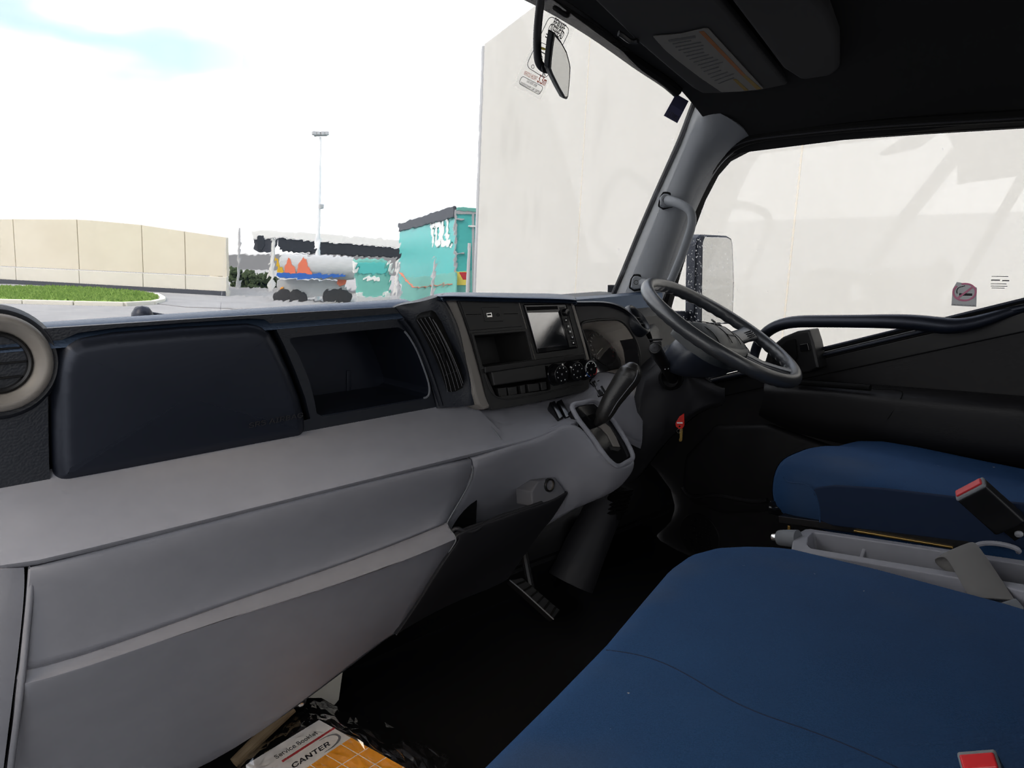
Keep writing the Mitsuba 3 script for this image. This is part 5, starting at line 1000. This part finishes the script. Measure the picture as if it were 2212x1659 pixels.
gh = thing('grab_handle', 'grey grab handle screwed to the windscreen pillar', 'grab handle')
part(gh, 'bar', tube(spline([at_x(x, y, X) for x, y, X in [(1432, 430, 1.748), (1442, 433, 1.735), (1462, 438, 1.71), (1482, 448, 1.70), (1493, 461, 1.697), (1495, 478, 1.696), (1488, 508, 1.695), (1472, 553, 1.695), (1455, 594, 1.695), (1446, 612, 1.697), (1436, 621, 1.70), (1420, 620, 1.71), (1395, 613, 1.735), (1380, 610, 1.745)]], 90), np.interp(np.linspace(0, 1, 90), [0, .06, .2, .3, .8, .94, 1], [.015, .0145, .0125, .0118, .0118, .014, .0145]), 16), 'pillar_grey', 60)
HP_ = Plane(at_x(1438, 432, 1.745), (-.8, -.6, .1), (0, -1, 0))
for (x, y, X) in ((1437, 432, 1.742), (1374, 610, 1.742)):
    PLh = Plane(at_x(x, y, X - .016), (-.8, -.6, .1), (0, -1, 0))
    part(gh, 'recess', slab(Plane(at_x(x, y, 1.742), (-.8, -.6, .1), (0, -1, 0)), [(x - 12, y - 8), (x - 5, y - 18), (x + 6, y - 18), (x + 26, y - 9), (x + 20, y + 15), (x - 5, y + 19), (x - 16, y + 12)], .0005, .02, .002, .004), 'black_matte')
    rec = [(x - 9, y - 8), (x - 4, y - 14), (x + 4, y - 14), (x + 22, y - 6), (x + 18, y + 12), (x - 4, y + 15), (x - 12, y + 11)]
    mt = part(gh, 'mount', slab(PLh, rec, .002, .03, .004, .004), 'pillar_grey')
    part(mt, 'screw', lathe(PLh.at(x, y, .0022), PLh.n, [(.0072, 0), (.0070, .0008), (.0058, .0010), (.0052, -.003), (.0001, -.004)], 20), 'black_plastic', 40)

om = thing('door_mirror', 'tall rounded door mirror seen through the rain specked side window', 'mirror')
OM = Plane(at_x(1545, 590, 2.10), (-.25, -.97, 0), (0, -1, 0))
part(om, 'shell', slab(OM, [(1506, 526), (1508, 513), (1515, 506), (1572, 509), (1582, 515), (1585, 528), (1588, 610), (1585, 700), (1502, 702), (1503, 610)], 0, .05, .010, .004, seg=4), 'navy_smooth', 50)
part(om, 'glass', slab(OM, [(1518, 524), (1523, 512), (1570, 513), (1579, 518), (1582, 530), (1584.5, 610), (1582, 696), (1516, 698), (1516.5, 610)], .002, .004, .001, .003), 'mirror_glass')
part(om, 'arm', cat(bar(at_x(1504, 682, 2.10), at_x(1448, 683, 1.96), .03, .035, r=.01), bar(at_x(1452, 672, 1.97), at_x(1450, 740, 1.95), .03, .03, r=.01)), 'navy_smooth')

# ------------------------------------------------------------------ stickers on the glass
def at_ws(px, py, inside=.004):
    y = 1.3
    for _ in range(12):
        p = at_y(px, py, y); y = .5 * y + .5 * (ws_y(p[0], p[2]) - inside)
    return at_y(px, py, y)
def ws_plane(a, b, c):
    A1_, B1_, C1_ = at_ws(*a), at_ws(*b), at_ws(*c); n_ = np.cross(B1_ - A1_, C1_ - A1_); n_ *= np.sign(n_ @ (EYE - A1_)); return Plane(A1_, n_, B1_ - A1_)
def write(parent, pl, text, a, b, cap_px, m, name='lettering', h=.0006, bold=False, slant=0.):
    A2_, B2_ = pl.at(*a, h), pl.at(*b, h); u = unit(B2_ - A2_); v = np.cross(pl.n, u)
    hgt = cap_px * np.linalg.norm(B2_ - A2_) / math.hypot(b[0] - a[0], b[1] - a[1])
    return part(parent, name, lettering(text, A2_, u, v, width=np.linalg.norm(B2_ - A2_), height=hgt, depth=.0003, bold=bold, slant=slant), m, False)
def outline(pl, pts, r, h=.0006, rnd=.004):
    c = ring_poly(pl.px(pts, h), rnd); return tube(pl.three(c, h), r, 5, closed=True)
S1 = ws_plane((1110, 185), (1168, 216), (1184, 19))
s1 = thing('height_sticker', 'clear windscreen sticker warning of overhead clearance, partly behind the hanging mirror', 'sticker')
part(s1, 'film', slab(S1, [(1186, 20), (1243, 60), (1167, 216), (1110, 185)], 0, .0003, 0, .003), 'sticker_film')
part(s1, 'border', outline(S1, [(1188, 33), (1232, 63), (1180, 171), (1136, 143)], .0007, rnd=.012), 'grey_print')
write(s1, S1, 'BEWARE', (1192.5, 52.5), (1216.5, 69.5), 11.5, 'black_print', bold=True)
write(s1, S1, 'OVERHEAD', (1182.5, 65.5), (1213, 85.5), 11.5, 'black_print', bold=True)
for (a, b) in (((1180, 73), (1206, 90)), ((1178, 79), (1202, 95))): part(s1, 'small_print', bar(S1.at(*a, .0004), S1.at(*b, .0004), .0022, .0003, up=S1.n, r=.0001), 'grey_print', False)
part(s1, 'truck_drawing', cat(outline(S1, [(1170, 92), (1186, 100), (1178, 116), (1163, 108)], .0006, rnd=.001), outline(S1, [(1168, 112), (1184, 121), (1174, 140), (1160, 132)], .0006, rnd=.003), tube([S1.at(1160, 118 + 0 * k, .0006) * 0 + S1.at(1166 + 6 * math.cos(k), 126 + 8 * math.sin(k), .0006) for k in np.linspace(0, 6.28, 20)[:-1]], .0006, 5, closed=True), tube([S1.at(1151 + 3 * math.cos(k), 144 + 4 * math.sin(k), .0006) for k in np.linspace(0, 6.28, 16)[:-1]], .0006, 5, closed=True), tube([S1.at(1176, 142, .0006), S1.at(1190, 112, .0006), S1.at(1197, 92, .0006)], .0006, 5)), 'grey_print')
part(s1, 'yellow_patch', slab(S1, [(1170, 101), (1180, 105), (1177, 109), (1167, 106)], .0004, .0003, 0), 'yellow_print', False)
write(s1, S1, 'VEHICLE HEIGHT', (1130.5, 161), (1158, 174.5), 6.5, 'vermilion_print')
write(s1, S1, '3.3m', (1159, 176.5), (1176.5, 185.5), 12, 'vermilion_print', bold=True)
part(s1, 'border', outline(S1, [(1128, 164), (1174, 188), (1165, 205), (1120, 180)], .0006, rnd=.006), 'grey_print')
write(s1, S1, 'Do not use', (1137, 177.5), (1158.5, 188.5), 5.5, 'grey_print')
write(s1, S1, 'undercover car parks!', (1122.5, 181), (1166, 203), 5.5, 'grey_print')
S2 = ws_plane((1435, 249), (1461, 264), (1460, 204))
s2 = thing('service_sticker', 'dark blue service reminder sticker in the windscreen corner', 'sticker')
part(s2, 'film', slab(S2, [(1460.5, 202.5), (1487.5, 218.5), (1463, 266), (1434, 250)], 0, .0004, 0), 'navy_sticker')
scene['violet_sticker'] = two(prin((.035, .035, .10), .5, .3))
part(s2, 'lower_field', slab(S2, [(1450, 225), (1476, 241), (1463, 266), (1434, 250)], .0003, .0002, 0), 'violet_sticker', False)
write(s2, S2, '133000', (1440, 249), (1462, 262), 7, 'black_print')
NP = Plane((XD + .046, 0, 0), (-1, 0, 0), (0, -1, 0))
ns = thing('no_smoking_sticker', 'no smoking sticker on the side window with a faded red ring', 'sticker')
scene['grey_film'] = {'type': 'blendbsdf', 'weight': .8, 'a': {'type': 'thindielectric', 'int_ior': 1.5}, 'b': two(prin((.55, .56, .58), .6, .3))}
scene['pink_print'] = two(prin((.62, .22, .33), .5, .3))
part(ns, 'film', slab(NP, [(2067, 609), (2082, 612), (2110, 621), (2109, 663), (2055, 660), (2058, 624)], 0, .0004, 0, .001), 'grey_film', False)
rc_ = NP.two(NP.at(2083.5, 631)); rr2 = abs(NP.two(NP.at(2108, 631))[0] - rc_[0])
part(ns, 'ring', tube([NP.three(rc_ + A_([rr2 * math.cos(a), rr2 * .84 * math.sin(a)]), .0006)[0] for a in np.linspace(-3.9, 1.9, 40)], .0024, 6, flat=.3, ref=(1, 0, 0)), 'pink_print')
part(ns, 'bar', bar(NP.at(2066, 646, .0006), NP.at(2100, 621, .0006), .0045, .0008, up=NP.n, r=.0003), 'pink_print', False)
part(ns, 'cigarette', slab(NP, [(2072, 633.5), (2100, 634), (2100, 639), (2072, 638.5)], .0008, .0004, 0), 'black_print', False)
part(ns, 'smoke', tube(spline([NP.at(x, y, .0008) for x, y in [(2068, 634), (2067, 627), (2070, 622), (2078, 619), (2084, 617)]], 20), .0009, 5), 'black_print')
write(ns, NP, 'WE ENJOY CLEAN AIR', (2059, 659), (2106, 661), 2.2, 'grey_print')
gm = thing('glass_marking', 'small etched maker marking on the side window, mirror written', 'marking')
for k, (x0, x1, y) in enumerate(((2142, 2178, 597), (2141, 2160, 605), (2165, 2180, 606), (2140, 2174, 613), (2140, 2176, 618), (2142, 2170, 622))):
    part(gm, 'print_line', bar(NP.at(x0, y, .0004), NP.at(x1, y + .4, .0004), .0026 if k in (1, 2) else .0014, .0003, up=NP.n, r=.0001), 'grey_print', False)

# ------------------------------------------------------------------ footwell: booklet in a clear bag
BZ = flat(.085)
bk = thing('service_booklet', 'white and orange service booklet lying in the passenger footwell', 'booklet')
cov = [(531, 1652), (689.5, 1555), (960, 1706), (802, 1803)]
part(bk, 'pages', slab(BZ, cov, -.0015, .02, .0005), 'white_print')
scene['cover_paper'] = two(prin((.84, .80, .76), .5, .3))
part(bk, 'cover', slab(BZ, cov, 0, .0012, .0003), 'cover_paper')
tx = lambda s, t: tuple(A_([689.5, 1555]) + s * A_([-158.5, 97]) + t * A_([270.5, 151]))
write(bk, BZ, 'Service Booklet', (597, 1640), (687, 1585), 13, 'black_print', h=.0003)
part(bk, 'red_line', slab(BZ, [(608, 1643), (721, 1571), (724, 1573.5), (611, 1646.5)], .0005, .0006, 0), 'red_print', False)
write(bk, BZ, 'CANTER', (632, 1661), (714, 1609), 14, 'black_print', h=.0003, bold=True, slant=.25)
part(bk, 'swoosh', tube(spline([BZ.at(x, y, .0004) for x, y in [(690, 1600), (708, 1590), (724, 1587), (733, 1591), (730, 1602), (718, 1614), (700, 1626)]], 40), np.interp(np.linspace(0, 1, 40), [0, .5, 1], [.0004, .0030, .0004]), 6, flat=.15, ref=(0, 0, 1)), 'grey_print')
part(bk, 'orange_field', slab(BZ, [(759, 1593.5), (940, 1695), (800, 1790), (655, 1664), (708, 1627)], .0004, .0006, 0), 'orange_print', False, label='orange picture field')
for k in range(1, 6):
    a_1 = A_([759, 1593.5]) + A_([30.2, 16.9]) * k * 1.25; b_1 = a_1 + A_([-150, 95])
    part(bk, 'grid_line', bar(BZ.at(*a_1, .0005), BZ.at(*b_1, .0005), .0016, .0004, r=.0001), 'cover_paper', False)
for k in range(0, 4):
    a_1 = A_([737, 1608]) + A_([-33, 22.5]) * k; b_1 = a_1 + A_([170, 100])
    part(bk, 'grid_line', bar(BZ.at(*a_1, .0005), BZ.at(*b_1, .0005), .0016, .0004, r=.0001), 'cover_paper', False)
bag_rng = np.random.default_rng(11)
bx = [[(500, 1668), (600, 1560), (636, 1517), (674, 1509), (738, 1533), (829, 1560), (946, 1610), (958, 1645)], [(500, 1700), (580, 1625), (640, 1570), (690, 1545), (750, 1570), (830, 1600), (930, 1640), (962, 1675)],
      [(520, 1740), (600, 1680), (660, 1630), (720, 1600), (780, 1625), (850, 1660), (930, 1690), (970, 1715)], [(600, 1800), (660, 1750), (720, 1700), (780, 1680), (840, 1700), (890, 1730), (950, 1760), (990, 1780)]]
G = A_([[at_z(x, y, .110 if 0 < j < 7 and i > 0 else .055) for j, (x, y) in enumerate(r)] for i, r in enumerate(bx)])
tu, tv = np.linspace(0, 1, 4), np.linspace(0, 1, 8); G = make_interp_spline(tu, G, k=2, axis=0)(np.linspace(0, 1, 22)); G = make_interp_spline(tv, G, k=2, axis=1)(np.linspace(0, 1, 40))
G = G + bag_rng.normal(0, 1, G.shape) * A_([.002, .002, .0022]) + (meshkit.noise(G * 24, 3)[..., None] - .5) * A_([0, 0, .026])
G[..., 2] = np.maximum(G[..., 2], .035); i, j = np.meshgrid(np.arange(21), np.arange(39), indexing='ij'); q = (i * 40 + j).ravel()
single('plastic_bag', trimesh.Trimesh(G.reshape(-1, 3), np.vstack([np.stack([q, q + 1, q + 41], 1), np.stack([q, q + 41, q + 40], 1)]), process=False), 'clear_film', 'crumpled clear plastic bag over the service booklet', 'plastic bag', smooth=False)
cb = thing('metal_bracket', 'cream painted bracket under the dashboard above the plastic bag', 'bracket')
part(cb, 'plate', slab(Plane(at_y(705, 1480, 1.30), (-.5, -1, .1), (1, 0, 0)), [(742, 1440), (732, 1512), (722, 1524), (694, 1508), (664, 1508), (672, 1494), (690, 1470), (715, 1440)], 0, .006, .001), 'cream_paint')
part(cb, 'knob', lathe(at_y(648, 1516, 1.22), (-.5, -.7, .5), [(.010, -.01), (.011, .0), (.008, .006), (.001, .009)], 20), 'chrome', 50)
single('wooden_stick', tube([at_z(632, 1528, .11), at_z(575, 1580, .085), at_z(505, 1648, .06)], [.011, .012, .010], 12), 'dirty_metal', 'brown stick lying along the shadow under the dashboard', 'stick')

# ------------------------------------------------------------------ rain on the glass
def drops(n, place, smin, smax, seed, up=(0, 0, 1)):
    r = np.random.default_rng(seed); base = trimesh.creation.icosphere(1); V, Fc, k = [], [], 0
    while k < n:
        got = place(r)
        if got is None: continue
        p, nrm = got; s = r.uniform(smin, smax) ** 1; t = unit(np.cross(nrm, (0, 1, 0) if abs(nrm[1]) < .9 else (1, 0, 0))); b = np.cross(nrm, t)
        v = base.vertices * A_([r.uniform(.7, 1.3), r.uniform(.8, 1.5), .45]) * s
        V.append(p + v[:, :1] * t + v[:, 1:2] * b + v[:, 2:] * nrm); Fc.append(base.faces + 42 * k); k += 1
    return trimesh.Trimesh(np.vstack(V), np.vstack(Fc), process=False)
def on_side(r):
    if r.random() < .55: x, y = r.normal(1535, 60), r.uniform(500, 740)
    else: x, y = r.uniform(1440, 2212), r.uniform(300, 720)
    p = at_x(x, y, XD + .0525)
    return None if p[2] < belt(p[1]) or x > 2212 else (p, A_([1., 0, 0]))
rd = thing('raindrops', 'rain drops clinging to the outside of the side window', 'raindrops', kind='stuff'); scene[rd] = mikit.ply(drops(1500, on_side, .0007, .0021, 21), 'water', True)
# sheet of running water on the lower windscreen: a film with a rippled outer face
nx_, ny_ = 300, 190
x0_ = at_ws(488, 560)[0]
gx_, gy_ = np.linspace(x0_, 1.755, nx_), np.linspace(.80, 1.585, ny_)
inner = A_([[(x, ws_y(x, zlim(x, z)) + .0015, zlim(x, z) + (z - .8) * 1e-4) for z in gy_] for x in gx_]); nrm_ = unit((0, .89, .45))
hf = meshkit.fbm(np.stack([inner[..., 0] * 190, inner[..., 2] * 80, inner[..., 0] * 0], -1), 3, 5) - .5 + .7 * (meshkit.fbm(np.stack([inner[..., 0] * 420, inner[..., 2] * 330, inner[..., 0] * 0 + 4], -1), 2, 8) - .5)
fade = np.clip((gx_[:, None] - x0_) / .04, 0, 1) * np.clip((1.12 - gx_[:, None]) / .05, 0.04, 1) * (.25 + .75 * np.clip((1.12 - gy_[None]) / .12, 0, 1))
outer = inner + nrm_ * (.0016 + 1.1e-4 * hf * fade)[..., None]
V = np.vstack([inner.reshape(-1, 3), outer.reshape(-1, 3)]); K = nx_ * ny_
i, j = np.meshgrid(np.arange(nx_ - 1), np.arange(ny_ - 1), indexing='ij'); q = (i * ny_ + j).ravel()
f1 = np.vstack([np.stack([q, q + ny_, q + ny_ + 1], 1), np.stack([q, q + ny_ + 1, q + 1], 1)])
E_ = np.r_[np.arange(ny_ - 1), ny_ - 1 + ny_ * np.arange(nx_ - 1), nx_ * ny_ - 1 - np.arange(ny_ - 1), (nx_ - 1) * ny_ - ny_ * np.arange(nx_ - 1)]; E2 = np.roll(E_, -1)
film = trimesh.Trimesh(V, np.vstack([f1, f1[:, ::-1] + K, np.stack([E_, E2, E2 + K], 1)[:, ::-1] * 1, np.stack([E_, E2 + K, E_ + K], 1)[:, ::-1]]), process=False)
if film.face_normals[len(f1) + len(f1) // 2] @ nrm_ < 0: film.invert()
part('window_1', 'water_film', film, 'water', 40, label='rippled sheet of rain water on the outside', kind='stuff')
